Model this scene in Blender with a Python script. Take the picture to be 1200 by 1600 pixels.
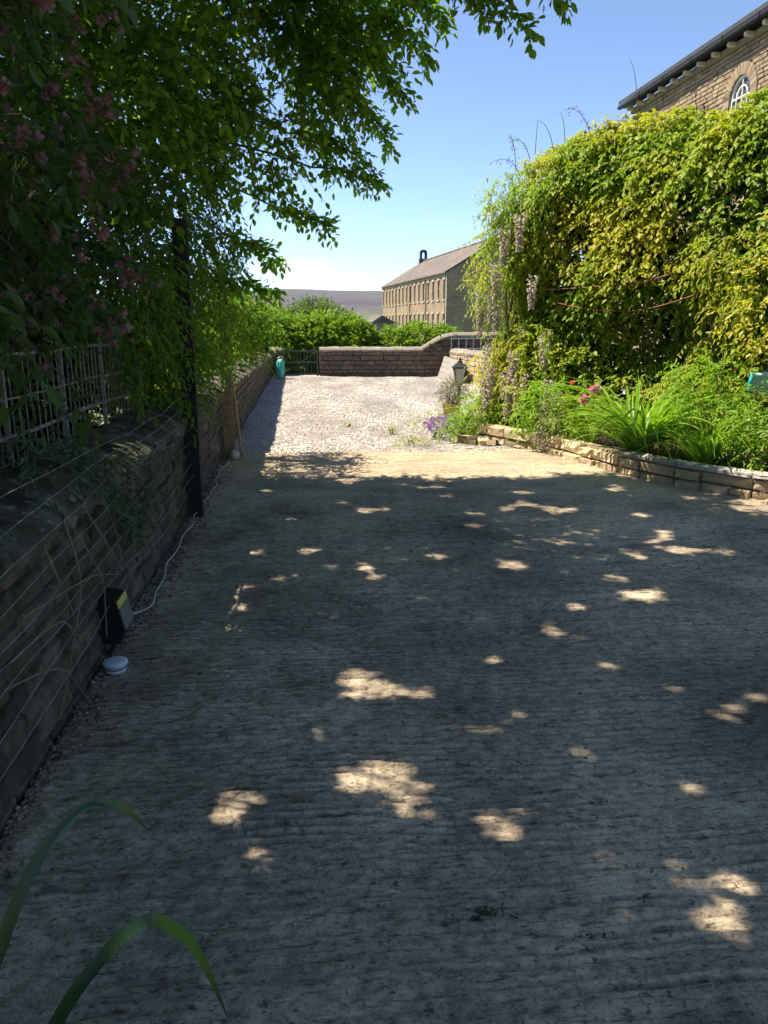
import bpy, math, random
import numpy as np
from mathutils import Vector, Matrix

for o in list(bpy.data.objects):
    bpy.data.objects.remove(o)
SC = bpy.context.scene
COL = SC.collection
R = math.radians
rng = np.random.default_rng(7)
random.seed(7)

# ------------------------------------------------------------------ camera
cam_d = bpy.data.cameras.new("camera")
cam = bpy.data.objects.new("camera", cam_d)
COL.objects.link(cam)
cam.location = (0, 0, 1.6)
cam.rotation_euler = (R(90 - 13.946), 0, 0)
cam_d.sensor_fit = 'VERTICAL'
cam_d.sensor_height = 32.0
cam_d.lens = 24.0                      # 1200 px focal length on a 1600 px tall picture
cam_d.clip_start = 0.05
cam_d.clip_end = 12000
SC.camera = cam

# ------------------------------------------------------------------ sky, sun, exposure
SUN_EL, SUN_AZ = R(56), R(17)          # azimuth: degrees ahead of straight left
to_sun = Vector((-math.cos(SUN_EL) * math.cos(SUN_AZ), math.cos(SUN_EL) * math.sin(SUN_AZ), math.sin(SUN_EL)))
world = bpy.data.worlds.new("World")
SC.world = world
world.use_nodes = True
wn, wl = world.node_tree.nodes, world.node_tree.links
wn.clear()
w_out = wn.new('ShaderNodeOutputWorld')
w_bg = wn.new('ShaderNodeBackground')
w_sky = wn.new('ShaderNodeTexSky')
w_sky.sky_type = 'NISHITA'
w_sky.sun_disc = False
w_sky.sun_elevation = SUN_EL
w_sky.sun_rotation = math.atan2(to_sun.x, to_sun.y) % (2 * math.pi)
w_sky.altitude = 6500
w_sky.air_density = 1.0
w_sky.dust_density = 0.0
w_sky.ozone_density = 0.2
w_bg.inputs['Strength'].default_value = 0.117
# low band of fair-weather cumulus all the way round the horizon
w_tc = wn.new('ShaderNodeTexCoord')
w_map = wn.new('ShaderNodeMapping')
w_map.inputs['Scale'].default_value = (9.0, 9.0, 24.0)
w_map.inputs['Location'].default_value = (9.3, 21.2, 0.6)
w_no = wn.new('ShaderNodeTexNoise')
w_no.inputs['Scale'].default_value = 1.0
w_no.inputs['Detail'].default_value = 7.0
w_no.inputs['Roughness'].default_value = 0.55
w_r1 = wn.new('ShaderNodeValToRGB')
w_r1.color_ramp.elements[0].position = 0.44
w_r1.color_ramp.elements[1].position = 0.54
w_sep = wn.new('ShaderNodeSeparateXYZ')
w_r2 = wn.new('ShaderNodeValToRGB')
e = w_r2.color_ramp.elements
e[0].position = 0.0; e[0].color = (0.45, 0.45, 0.45, 1)
e[1].position = 0.16; e[1].color = (0, 0, 0, 1)
e3 = e.new(0.032); e3.color = (0.5, 0.5, 0.5, 1)
e2 = e.new(0.055); e2.color = (1, 1, 1, 1)
e4 = e.new(0.12); e4.color = (1, 1, 1, 1)
w_mul = wn.new('ShaderNodeMath'); w_mul.operation = 'MULTIPLY'
w_mix = wn.new('ShaderNodeMix'); w_mix.data_type = 'RGBA'
w_mix.inputs['B'].default_value = (4.0, 4.05, 4.1, 1)
wl.new(w_tc.outputs['Generated'], w_map.inputs['Vector'])
wl.new(w_map.outputs['Vector'], w_no.inputs['Vector'])
w_thin = wn.new('ShaderNodeMapRange')           # the bank thins out upwards
w_thin.inputs['From Min'].default_value = 0.035; w_thin.inputs['From Max'].default_value = 0.135
w_thin.inputs['To Min'].default_value = 0.0; w_thin.inputs['To Max'].default_value = 0.34
w_sub = wn.new('ShaderNodeMath'); w_sub.operation = 'SUBTRACT'
wl.new(w_sep.outputs['Z'], w_thin.inputs['Value'])
wl.new(w_no.outputs['Fac'], w_sub.inputs[0]); wl.new(w_thin.outputs[0], w_sub.inputs[1])
wl.new(w_sub.outputs[0], w_r1.inputs['Fac'])
wl.new(w_tc.outputs['Generated'], w_sep.inputs['Vector'])
wl.new(w_sep.outputs['Z'], w_r2.inputs['Fac'])
wl.new(w_r1.outputs['Color'], w_mul.inputs[0])
wl.new(w_r2.outputs['Color'], w_mul.inputs[1])
wl.new(w_mul.outputs[0], w_mix.inputs['Factor'])
wl.new(w_sky.outputs['Color'], w_mix.inputs['A'])
wl.new(w_mix.outputs['Result'], w_bg.inputs['Color'])
wl.new(w_bg.outputs['Background'], w_out.inputs['Surface'])

sun_d = bpy.data.lights.new("sun", 'SUN')
sun_d.energy = 4.6
sun_d.angle = R(0.53)
sun_d.color = (1.0, 0.88, 0.72)
sun = bpy.data.objects.new("sun", sun_d)
COL.objects.link(sun)
sun.location = (-20, 10, 30)
sun.rotation_euler = to_sun.to_track_quat('Z', 'Y').to_euler()

SC.view_settings.view_transform = 'Standard'
SC.view_settings.look = 'None'
SC.view_settings.exposure = 1.42
SC.view_settings.gamma = 1.0
SC.view_settings.use_curve_mapping = False
SC.render.engine = 'CYCLES'
SC.cycles.use_denoising = True
SC.cycles.max_bounces = 8
SC.cycles.diffuse_bounces = 4
SC.cycles.glossy_bounces = 2
SC.cycles.transmission_bounces = 4
SC.cycles.transparent_max_bounces = 8
SC.cycles.volume_bounces = 0
SC.cycles.use_adaptive_sampling = True
SC.cycles.adaptive_threshold = 0.02

# ------------------------------------------------------------------ object helpers
WL = {}                                 # world location of every object that parents others


def link(o, parent=None, wloc=(0, 0, 0)):
    COL.objects.link(o)
    wloc = Vector(wloc)
    WL[o.name] = wloc
    if parent is not None:
        o.parent = parent
        o.location = wloc - WL[parent.name]
    else:
        o.location = wloc
    return o


def tag(o, label=None, cat=None, group=None, kind=None):
    if label: o["label"] = label
    if cat: o["category"] = cat
    if group: o["group"] = group
    if kind: o["kind"] = kind
    return o


def thing(name, label, cat, loc=(0, 0, 0), group=None):
    o = bpy.data.objects.new(name, None)
    o.empty_display_size = 0.1
    link(o, None, loc)
    return tag(o, label, cat, group)


def mesh_np(name, V, faces, smooth=False):
    """V (n,3); faces: (m,k) int array or list of such arrays"""
    V = np.asarray(V, dtype=np.float32).reshape(-1, 3)
    if isinstance(faces, np.ndarray):
        faces = [faces]
    faces = [np.asarray(f, dtype=np.int32) for f in faces if len(f)]
    loops = np.concatenate([f.ravel() for f in faces])
    totals = np.concatenate([np.full(len(f), f.shape[1], dtype=np.int32) for f in faces])
    starts = np.concatenate([[0], np.cumsum(totals)[:-1]]).astype(np.int32)
    me = bpy.data.meshes.new(name)
    me.vertices.add(len(V)); me.vertices.foreach_set('co', V.ravel())
    me.loops.add(len(loops)); me.loops.foreach_set('vertex_index', loops)
    me.polygons.add(len(totals))
    me.polygons.foreach_set('loop_start', starts)
    me.polygons.foreach_set('loop_total', totals)
    if smooth:
        me.polygons.foreach_set('use_smooth', np.ones(len(totals), dtype=bool))
    me.update(calc_edges=True)
    me.validate()
    return me


def mob(name, me, mat, parent=None, wloc=(0, 0, 0), rot=None, scale=None):
    o = bpy.data.objects.new(name, me)
    if mat is not None and len(me.materials) == 0:
        me.materials.append(mat)
    link(o, parent, wloc)
    if rot is not None: o.rotation_euler = rot
    if scale is not None: o.scale = scale
    return o


class MB:
    """collects polygons, then makes one mesh object"""
    def __init__(s): s.v = []; s.f = []
    def add(s, V, F):
        b = len(s.v)
        s.v.extend([tuple(map(float, p)) for p in V])
        s.f.extend([tuple(int(i) + b for i in f) for f in F])
        return s
    def box(s, c, size, rz=0.0, bev=0.0):
        sx, sy, sz = [q / 2 for q in size]
        ca, sa = math.cos(rz), math.sin(rz)
        V = []
        if bev > 0:
            b = min(bev, sx * .9, sy * .9, sz * .9)
            rings = [(-sz, b), (-sz + b, 0), (sz - b, 0), (sz, b)]
            for z, i in rings:
                X, Y = sx - i, sy - i
                V += [(-X, -Y, z), (X, -Y, z), (X, Y, z), (-X, Y, z)]
            F = [(3, 2, 1, 0), (12, 13, 14, 15)]
            for r in range(3):
                for k in range(4):
                    a, b2 = r * 4 + k, r * 4 + (k + 1) % 4
                    F.append((a, b2, b2 + 4, a + 4))
        else:
            V = [(-sx, -sy, -sz), (sx, -sy, -sz), (sx, sy, -sz), (-sx, sy, -sz), (-sx, -sy, sz), (sx, -sy, sz), (sx, sy, sz), (-sx, sy, sz)]
            F = [(3, 2, 1, 0), (4, 5, 6, 7), (0, 1, 5, 4), (1, 2, 6, 5), (2, 3, 7, 6), (3, 0, 4, 7)]
        V = [(c[0] + x * ca - y * sa, c[1] + x * sa + y * ca, c[2] + z) for x, y, z in V]
        return s.add(V, F)
    def tube(s, pts, rad, n=6, cap=True):
        pts = [Vector(p) for p in pts]
        if not hasattr(rad, '__len__'): rad = [rad] * len(pts)
        up = Vector((0, 0, 1)); b = len(s.v)
        prev = None
        for i, p in enumerate(pts):
            t = (pts[min(i + 1, len(pts) - 1)] - pts[max(i - 1, 0)])
            if t.length < 1e-9: t = Vector((0, 0, 1))
            t.normalize()
            if prev is None:
                a = t.cross(up)
                if a.length < .1: a = t.cross(Vector((1, 0, 0)))
            else:
                a = prev - t * prev.dot(t)
                if a.length < 1e-4: a = t.cross(Vector((1, 0, 0)))
            a.normalize(); c = t.cross(a); prev = a
            for k in range(n):
                an = 2 * math.pi * k / n
                q = p + (a * math.cos(an) + c * math.sin(an)) * rad[i]
                s.v.append(tuple(q))
        for i in range(len(pts) - 1):
            for k in range(n):
                x, y = b + i * n + k, b + i * n + (k + 1) % n
                s.f.append((x, y, y + n, x + n))
        if cap:
            s.f.append(tuple(b + k for k in reversed(range(n))))
            s.f.append(tuple(b + (len(pts) - 1) * n + k for k in range(n)))
        return s
    def lathe(s, c, prof, n=16, squash=1.0):
        b = len(s.v)
        for r, z in prof:
            for k in range(n):
                an = 2 * math.pi * k / n
                s.v.append((c[0] + r * math.cos(an), c[1] + r * math.sin(an) * squash, c[2] + z))
        for i in range(len(prof) - 1):
            for k in range(n):
                x, y = b + i * n + k, b + i * n + (k + 1) % n
                s.f.append((x, y, y + n, x + n))
        s.f.append(tuple(b + k for k in reversed(range(n))))
        s.f.append(tuple(b + (len(prof) - 1) * n + k for k in range(n)))
        return s
    def mesh(s, name, smooth=False):
        me = bpy.data.meshes.new(name)
        me.from_pydata(s.v, [], s.f)
        if smooth:
            me.polygons.foreach_set('use_smooth', np.ones(len(me.polygons), dtype=bool))
        me.update()
        return me
    def build(s, name, mat, parent=None, smooth=False, wloc=(0, 0, 0)):
        return mob(name, s.mesh(name, smooth), mat, parent, wloc)


_TAB = rng.random(8192)


def vnoise(P, scale=1.0, seed=0):
    P = np.asarray(P, dtype=np.float64) * scale
    i = np.floor(P).astype(np.int64); f = P - i
    f = f * f * (3 - 2 * f)
    out = 0
    for dx in (0, 1):
        for dy in (0, 1):
            for dz in (0, 1):
                h = ((i[:, 0] + dx) * 73856093) ^ ((i[:, 1] + dy) * 19349663) ^ ((i[:, 2] + dz) * 83492791) ^ (seed * 2654435)
                w = (f[:, 0] if dx else 1 - f[:, 0]) * (f[:, 1] if dy else 1 - f[:, 1]) * (f[:, 2] if dz else 1 - f[:, 2])
                out = out + w * _TAB[h & 8191]
    return out


def unit(v):
    return v / np.maximum(np.linalg.norm(v, axis=1, keepdims=True), 1e-9)


# ------------------------------------------------------------------ materials
def newmat(name):
    m = bpy.data.materials.new(name)
    m.use_nodes = True
    nt = m.node_tree
    nt.nodes.clear()
    return m, nt.nodes, nt.links


def ramp(n, stops):
    r = n.new('ShaderNodeValToRGB')
    el = r.color_ramp.elements
    while len(el) > 1: el.remove(el[-1])
    el[0].position = stops[0][0]; el[0].color = (*stops[0][1], 1)
    for p, c in stops[1:]:
        q = el.new(p); q.color = (*c, 1)
    return r


def noise(n, l, coord, scale, detail=5, rough=.6, mscale=None, dist=0.0):
    t = n.new('ShaderNodeTexNoise')
    t.inputs['Scale'].default_value = scale
    t.inputs['Detail'].default_value = detail
    t.inputs['Roughness'].default_value = rough
    t.inputs['Distortion'].default_value = dist
    if mscale is not None:
        mp = n.new('ShaderNodeMapping')
        mp.inputs['Scale'].default_value = mscale
        l.new(coord, mp.inputs['Vector']); coord = mp.outputs['Vector']
    l.new(coord, t.inputs['Vector'])
    return t.outputs['Fac']


def mixc(n, l, fac, a, b, mode='MIX'):
    m = n.new('ShaderNodeMix'); m.data_type = 'RGBA'; m.blend_type = mode
    for sock, val in (('Factor', fac), ('A', a), ('B', b)):
        if hasattr(val, 'is_output'): l.new(val, m.inputs[sock])
        elif sock == 'Factor': m.inputs[sock].default_value = val
        else: m.inputs[sock].default_value = (*val, 1)
    return m.outputs['Result']


def math_(n, l, op, a, b=0.0):
    m = n.new('ShaderNodeMath'); m.operation = op
    for i, v in enumerate((a, b)):
        if hasattr(v, 'is_output'): l.new(v, m.inputs[i])
        else: m.inputs[i].default_value = v
    return m.outputs[0]


def principled(n, l, col, rough=.8, bump=None, bstr=.3, bdist=.01, metal=0.0, spec=.3):
    p = n.new('ShaderNodeBsdfPrincipled')
    if hasattr(col, 'is_output'): l.new(col, p.inputs['Base Color'])
    else: p.inputs['Base Color'].default_value = (*col, 1)
    if hasattr(rough, 'is_output'): l.new(rough, p.inputs['Roughness'])
    else: p.inputs['Roughness'].default_value = rough
    p.inputs['Metallic'].default_value = metal
    p.inputs['Specular IOR Level'].default_value = spec
    if bump is not None:
        b = n.new('ShaderNodeBump')
        b.inputs['Strength'].default_value = bstr
        b.inputs['Distance'].default_value = bdist
        l.new(bump, b.inputs['Height']); l.new(b.outputs['Normal'], p.inputs['Normal'])
    o = n.new('ShaderNodeOutputMaterial')
    l.new(p.outputs['BSDF'], o.inputs['Surface'])
    return p


def plain(name, col, rough=.6, metal=0.0, var=.25, scale=12, spec=.3):
    m, n, l = newmat(name)
    tc = n.new('ShaderNodeTexCoord')
    f = noise(n, l, tc.outputs['Object'], scale, 6, .65)
    lo = tuple(c * (1 - var) for c in col); hi = tuple(min(1, c * (1 + var)) for c in col)
    r = ramp(n, [(.3, lo), (.7, hi)]); l.new(f, r.inputs['Fac'])
    principled(n, l, r.outputs['Color'], rough, f, .15, .004, metal, spec)
    return m


def stone_mat(name, cols, moss=0.0, grime=.4, lichen=0.0, bd=.012):
    """each stone a colour of its own (object and island random), speckle, grime patches, moss"""
    m, n, l = newmat(name)
    ge = n.new('ShaderNodeNewGeometry'); oi = n.new('ShaderNodeObjectInfo')
    pos = ge.outputs['Position']
    s = math_(n, l, 'ADD', oi.outputs['Random'], ge.outputs['Random Per Island'])
    s = math_(n, l, 'FRACT', s)
    k = len(cols)
    r = ramp(n, [(i / max(1, k - 1), c) for i, c in enumerate(cols)]); l.new(s, r.inputs['Fac'])
    fine = noise(n, l, pos, 55, 6, .7)
    mid = noise(n, l, pos, 9, 6, .65)
    big = noise(n, l, pos, 1.7, 5, .6)
    rf = ramp(n, [(.3, (.62, .62, .62)), (.7, (1.25, 1.25, 1.25))]); l.new(fine, rf.inputs['Fac'])
    c = mixc(n, l, .8, r.outputs['Color'], rf.outputs['Color'], 'MULTIPLY')
    rg = ramp(n, [(.42, (1, 1, 1)), (.66, (1 - grime, 1 - grime, 1 - grime * .95))])
    l.new(math_(n, l, 'ADD', math_(n, l, 'MULTIPLY', mid, .55), math_(n, l, 'MULTIPLY', big, .45)), rg.inputs['Fac'])
    c = mixc(n, l, 1.0, c, rg.outputs['Color'], 'MULTIPLY')
    if moss > 0:
        mm = ramp(n, [(.5 - .12 * moss, (0, 0, 0)), (.66 - .12 * moss, (1, 1, 1))])
        l.new(noise(n, l, pos, 4.5, 8, .7), mm.inputs['Fac'])
        f2 = math_(n, l, 'MULTIPLY', mm.outputs['Color'], min(1, moss))
        c = mixc(n, l, f2, c, (.035, .042, .018))
    if lichen > 0:
        ml = ramp(n, [(.60, (0, 0, 0)), (.66, (1, 1, 1))])
        l.new(noise(n, l, pos, 14, 4, .6), ml.inputs['Fac'])
        c = mixc(n, l, math_(n, l, 'MULTIPLY', ml.outputs['Color'], lichen), c, (.42, .41, .36))
    h = math_(n, l, 'ADD', math_(n, l, 'MULTIPLY', fine, .35), mid)
    principled(n, l, c, .9, h, .7, bd, 0, .2)
    return m


def leaf_mat(name, cols, trans=.45, rough=.45, tint=(1.15, 1.25, .45), patch=None, patch_scale=1.2, spec=.35):
    m, n, l = newmat(name)
    ge = n.new('ShaderNodeNewGeometry')
    k = len(cols)
    r = ramp(n, [(i / max(1, k - 1), c) for i, c in enumerate(cols)])
    l.new(ge.outputs['Random Per Island'], r.inputs['Fac'])
    c = r.outputs['Color']
    if patch is not None:
        pm = ramp(n, [(.45, (0, 0, 0)), (.62, (1, 1, 1))])
        l.new(noise(n, l, ge.outputs['Position'], patch_scale, 3, .5), pm.inputs['Fac'])
        c = mixc(n, l, math_(n, l, 'MULTIPLY', pm.outputs['Color'], .75), c, patch)
    p = n.new('ShaderNodeBsdfPrincipled')
    l.new(c, p.inputs['Base Color'])
    p.inputs['Roughness'].default_value = rough
    p.inputs['Specular IOR Level'].default_value = spec
    t = n.new('ShaderNodeBsdfTranslucent')
    l.new(mixc(n, l, 1.0, c, tint, 'MULTIPLY'), t.inputs['Color'])
    x = n.new('ShaderNodeMixShader')
    x.inputs['Fac'].default_value = trans
    l.new(p.outputs['BSDF'], x.inputs[1]); l.new(t.outputs['BSDF'], x.inputs[2])
    o = n.new('ShaderNodeOutputMaterial')
    l.new(x.outputs['Shader'], o.inputs['Surface'])
    return m


M = {}
M['bark'] = plain('bark', (.07, .055, .04), .95, var=.5, scale=25)
M['twig'] = plain('twig', (.10, .075, .05), .9, var=.3)
M['redtwig'] = plain('red_twig', (.22, .08, .035), .7, var=.3)
M['strawtwig'] = plain('straw_twig', (.19, .145, .09), .8, var=.3)
M['wall_dark'] = stone_mat('boundary_wall_stone', [(.10, .078, .055), (.15, .115, .08), (.08, .064, .048), (.18, .14, .098), (.12, .092, .066)], moss=.6, grime=.55)
M['coping'] = stone_mat('mossy_coping_stone', [(.16, .14, .10), (.2, .17, .12), (.12, .11, .08)], moss=.8, grime=.5, lichen=.5, bd=.035)
M['core'] = stone_mat('recessed_mortar', [(.075, .06, .046)], grime=.3)
M['wall_far'] = stone_mat('blackened_gritstone', [(.15, .112, .08), (.12, .092, .068), (.17, .13, .095), (.14, .105, .076), (.115, .09, .07)], grime=.45, lichen=.25)
M['coping_far'] = stone_mat('weathered_coping_stone', [(.30, .26, .20), (.25, .22, .17), (.34, .30, .23)], grime=.45, lichen=.5)
M['bed_stone'] = stone_mat('honey_sandstone', [(.50, .39, .24), (.56, .45, .29), (.45, .34, .20), (.53, .43, .28), (.40, .32, .21)], grime=.4, lichen=.2)
M['bed_cap'] = stone_mat('pale_flagstone', [(.42, .40, .36), (.36, .34, .30)], grime=.35, lichen=.4)
M['bed_core'] = stone_mat('sandy_mortar', [(.36, .29, .19)], grime=.3)
M['chapel'] = stone_mat('chapel_gritstone', [(.31, .235, .15), (.36, .28, .185), (.26, .195, .125), (.39, .31, .21), (.22, .165, .11)], grime=.35)
M['chapel_core'] = stone_mat('chapel_mortar', [(.13, .095, .06)], grime=.3)
M['pale_stone'] = plain('pale_dressed_stone', (.50, .44, .34), .85, var=.2)
M['slate'] = plain('dark_slate', (.05, .05, .055), .7, var=.35, scale=6)
M['gutter'] = plain('black_gutter_paint', (.015, .016, .02), .45, var=.3)
M['white'] = plain('white_paint', (.62, .62, .60), .5, var=.1)
M['railpaint'] = plain('flaking_cream_paint', (.20, .185, .15), .8, var=.5, scale=40)
M['wire'] = plain('galvanised_wire', (.30, .28, .25), .6, .4, var=.2)
M['post_dark'] = plain('creosoted_timber', (.022, .017, .013), .85, var=.5, scale=18)
M['post_wood'] = plain('weathered_timber', (.26, .17, .085), .85, var=.4, scale=14)
M['board'] = plain('grey_timber', (.27, .25, .22), .85, var=.25, scale=10)
M['black'] = plain('black_plastic', (.012, .012, .013), .4, var=.2)
M['greyplastic'] = plain('grey_plastic', (.13, .14, .13), .5, var=.15)
M['yellow'] = plain('yellow_sticker', (.55, .44, .10), .5, var=.1)
M['whiteplastic'] = plain('white_plastic', (.55, .60, .66), .45, var=.12)
M['cable'] = plain('white_cable', (.55, .55, .53), .5, var=.15)
M['turq'] = plain('turquoise_plastic', (.06, .42, .36), .45, var=.25, scale=8)
M['teal'] = plain('teal_plastic', (.02, .30, .32), .4, var=.1)
M['paleblue'] = plain('pale_blue_plastic', (.35, .56, .72), .4, var=.1)
M['iron'] = plain('dark_painted_iron', (.03, .032, .03), .55, var=.3)
M['gateiron'] = plain('green_grey_iron', (.06, .075, .06), .55, var=.3)
M['greyrail'] = plain('grey_galvanised_rail', (.40, .43, .46), .5, .3, var=.2)
M['soil'] = plain('dark_soil', (.045, .032, .022), .95, var=.5, scale=20)
M['pot'] = plain('buff_clay', (.42, .28, .12), .8, var=.2)
M['glassmilk'] = plain('milky_lantern_glass', (.62, .60, .55), .25, var=.08)


def glass_mat(name, col):
    m, n, l = newmat(name)
    tc = n.new('ShaderNodeTexCoord')
    f = noise(n, l, tc.outputs['Object'], 2.0, 3)
    r = ramp(n, [(.3, tuple(c * .7 for c in col)), (.7, col)]); l.new(f, r.inputs['Fac'])
    principled(n, l, r.outputs['Color'], .08, None, spec=.6)
    return m


M['glass'] = glass_mat('dark_window_glass', (.09, .10, .11))
M['glass_blind'] = glass_mat('window_with_pale_blind', (.42, .42, .40))

# ------------------------------------------------------------------ the boundary-wall frame: s along the wall, d out over the drive
VX, VY = -0.1008, 0.9949
NX, NY = 0.9949, 0.1008
WANG = math.atan2(VY, VX)


def W(s, d, z=0.0):
    return (-1.26 + VX * s + NX * d, 2.25 + VY * s + NY * d, z)


# ------------------------------------------------------------------ ground, hills
def ground_z(X, Y):
    r = np.hypot(X, Y); az = np.arctan2(X, np.maximum(Y, 1e-6))
    az = np.where(Y > 0, az, np.sign(X) * (np.pi / 2 + .4))
    z = np.full_like(r, -0.10)
    fall = np.clip((r - 29) / 70, 0, 1); fall = fall * fall * (3 - 2 * fall)
    z = z - 9.0 * fall
    fall2 = np.clip((r - 150) / 500, 0, 1); fall2 = fall2 * fall2 * (3 - 2 * fall2)
    z = z - 22 * fall2
    # moorland ridge
    prof = 56 + 20 * np.exp(-((az + .145) / .075) ** 2) + 9 * np.exp(-((az + .02) / .10) ** 2) + 6 * np.sin(az * 9 + 1)
    rise = np.clip((r - 700) / 1300, 0, 1); rise = rise * rise * (3 - 2 * rise)
    P = np.stack([X / 260, Y / 260, np.zeros_like(X)], 1)
    rough = (vnoise(P, 1, 3) - .5) * 14 + (vnoise(P, 3.1, 4) - .5) * 5
    z = z + rise * (prof + 31) + rough * np.clip((r - 500) / 900, 0, 1) * np.clip((2300 - r) / 600, .15, 1)
    # a nearer pasture shoulder on the left
    sh = np.exp(-((az + .30) / .22) ** 2) * np.exp(-((r - 900) / 260) ** 2) * 34
    return z + sh


na, radii = 288, np.concatenate([[0.5], np.geomspace(4, 2550, 110)])
AZ = np.linspace(-np.pi, np.pi, na, endpoint=False)
GX = (radii[:, None] * np.sin(AZ)[None]).ravel(); GY = (radii[:, None] * np.cos(AZ)[None]).ravel()
GV = np.stack([GX, GY, ground_z(GX, GY)], 1)
nr = len(radii)
I, J = np.meshgrid(np.arange(nr - 1), np.arange(na), indexing='ij')
J2 = (J + 1) % na
GF = np.stack([I * na + J, (I + 1) * na + J, (I + 1) * na + J2, I * na + J2], -1).reshape(-1, 4)[:, ::-1]
GF0 = np.arange(na)[None, :]
m, n, l = newmat('moor_and_pasture')
ge = n.new('ShaderNodeNewGeometry'); pos = ge.outputs['Position']
sep = n.new('ShaderNodeSeparateXYZ'); l.new(pos, sep.inputs[0])
big = noise(n, l, pos, .006, 6, .6); fine = noise(n, l, pos, .05, 5, .65)
moor = ramp(n, [(.35, (.065, .048, .05)), (.5, (.09, .07, .066)), (.62, (.085, .09, .05))]); l.new(big, moor.inputs['Fac'])
vo = n.new('ShaderNodeTexVoronoi'); vo.inputs['Scale'].default_value = .011; l.new(pos, vo.inputs['Vector'])
past = ramp(n, [(0, (.07, .11, .03)), (.5, (.11, .15, .045)), (1, (.13, .14, .06))])
sv = n.new('ShaderNodeSeparateColor'); l.new(vo.outputs['Color'], sv.inputs[0]); l.new(sv.outputs[0], past.inputs['Fac'])
alt = math_(n, l, 'ADD', sep.outputs['Z'], math_(n, l, 'MULTIPLY', math_(n, l, 'SUBTRACT', big, .5), 60))
am = n.new('ShaderNodeMapRange'); am.inputs['From Min'].default_value = 6; am.inputs['From Max'].default_value = 22
l.new(alt, am.inputs['Value'])
c = mixc(n, l, am.outputs[0], past.outputs['Color'], moor.outputs['Color'])
rf = ramp(n, [(.3, (.7, .7, .7)), (.7, (1.2, 1.2, 1.2))]); l.new(fine, rf.inputs['Fac'])
c = mixc(n, l, 1, c, rf.outputs['Color'], 'MULTIPLY')
principled(n, l, c, .95, fine, .4, .5, spec=.1)
tag(mob('ground', mesh_np('ground', GV, [GF, GF0], True), m), kind='structure')

# ------------------------------------------------------------------ tamped concrete drive, ribs across the fall
srow = np.concatenate([np.arange(-3.4, -.9, .03), np.arange(-.9, 2.4, .006), np.arange(2.4, 7.21, .011)])
dcol = np.concatenate([np.arange(.02, 3.2, .02), np.arange(3.2, 7.3, .06)])
S, D = np.meshgrid(srow, dcol, indexing='ij')
s_, d_ = S.ravel(), D.ravel()
P3 = np.stack([d_, s_, np.zeros_like(s_)], 1)
warp = (vnoise(P3 * [1.1, .5, 1], 1, 11) - .5) * .10 + (vnoise(P3 * [5, 1.5, 1], 1, 12) - .5) * .022
amp = np.clip((vnoise(P3 * [.9, 1.5, 1], 1, 13) - .25) * 2.4, .25, 1) * np.clip((vnoise(P3 * [5, 22, 1], 1, 17) - .28) * 2.6, .08, 1.3)
rib = np.sin(2 * np.pi * (s_ + warp + .02 * d_) / .042)
rib = -np.clip(-rib * 1.25 - .15, 0, 1) ** .8 + .25 * rib      # narrow grooves between flat lands
z = .014 * amp * rib * np.clip((9.5 - s_) / 6.0, .4, 1)
z += (vnoise(P3, 1.3, 14) - .5) * .02 + (vnoise(P3, 14, 15) - .5) * .006 + (vnoise(P3, 38, 16) - .5) * .009
# shallow pits where the surface has spalled
pit = np.clip((vnoise(P3, 6.0, 18) - .80) * 5, 0, 1); z -= pit * .006
# expansion joint on the right
jd = np.abs((d_ - 3.55) - .35 * (s_ - 4.9)); z -= .012 * np.exp(-(jd / .02) ** 2) * (s_ > 3.0)
X = -1.26 + VX * s_ + NX * d_; Y = 2.25 + VY * s_ + NY * d_
V = np.stack([X, Y, z], 1)
a, b = S.shape
I, J = np.meshgrid(np.arange(a - 1), np.arange(b - 1), indexing='ij')
Fq = np.stack([I * b + J, I * b + J + 1, (I + 1) * b + J + 1, (I + 1) * b + J], -1).reshape(-1, 4)
ne = len(V)                              # front edge drops to the gravel
edge = (a - 1) * b + np.arange(b)
low = V[edge].copy(); low[:, 2] = -.12; low[:, 0] += VX * .01; low[:, 1] += VY * .01
V = np.concatenate([V, low])
Fe = np.stack([edge[:-1], edge[1:], ne + np.arange(1, b), ne + np.arange(b - 1)], 1)
m, n, l = newmat('tamped_concrete')
ge = n.new('ShaderNodeNewGeometry'); pos = ge.outputs['Position']
rotm = n.new('ShaderNodeMapping'); rotm.inputs['Rotation'].default_value = (0, 0, -.1); l.new(pos, rotm.inputs['Vector'])
lp = rotm.outputs['Vector']
f1 = noise(n, l, lp, 1.3, 8, .65); f2 = noise(n, l, lp, 20, 8, .78, (.85, 1.2, 1)); f3 = noise(n, l, lp, 85, 4, .8); f4 = noise(n, l, lp, 3.0, 8, .75, (.4, 2.2, 1), .3)
base = ramp(n, [(.3, (.24, .20, .15)), (.43, (.39, .33, .245)), (.56, (.52, .44, .325)), (.72, (.62, .53, .39))]); l.new(f1, base.inputs['Fac'])
st = ramp(n, [(.38, (.42, .42, .44)), (.52, (.95, .95, .95)), (.68, (1.2, 1.17, 1.12))]); l.new(f2, st.inputs['Fac'])
c = mixc(n, l, .8, base.outputs['Color'], st.outputs['Color'], 'MULTIPLY')
sp = ramp(n, [(.34, (.22, .22, .22)), (.45, (.98, .98, .98)), (.7, (1.3, 1.3, 1.3))]); l.new(f3, sp.inputs['Fac'])
c = mixc(n, l, .75, c, sp.outputs['Color'], 'MULTIPLY')
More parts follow.
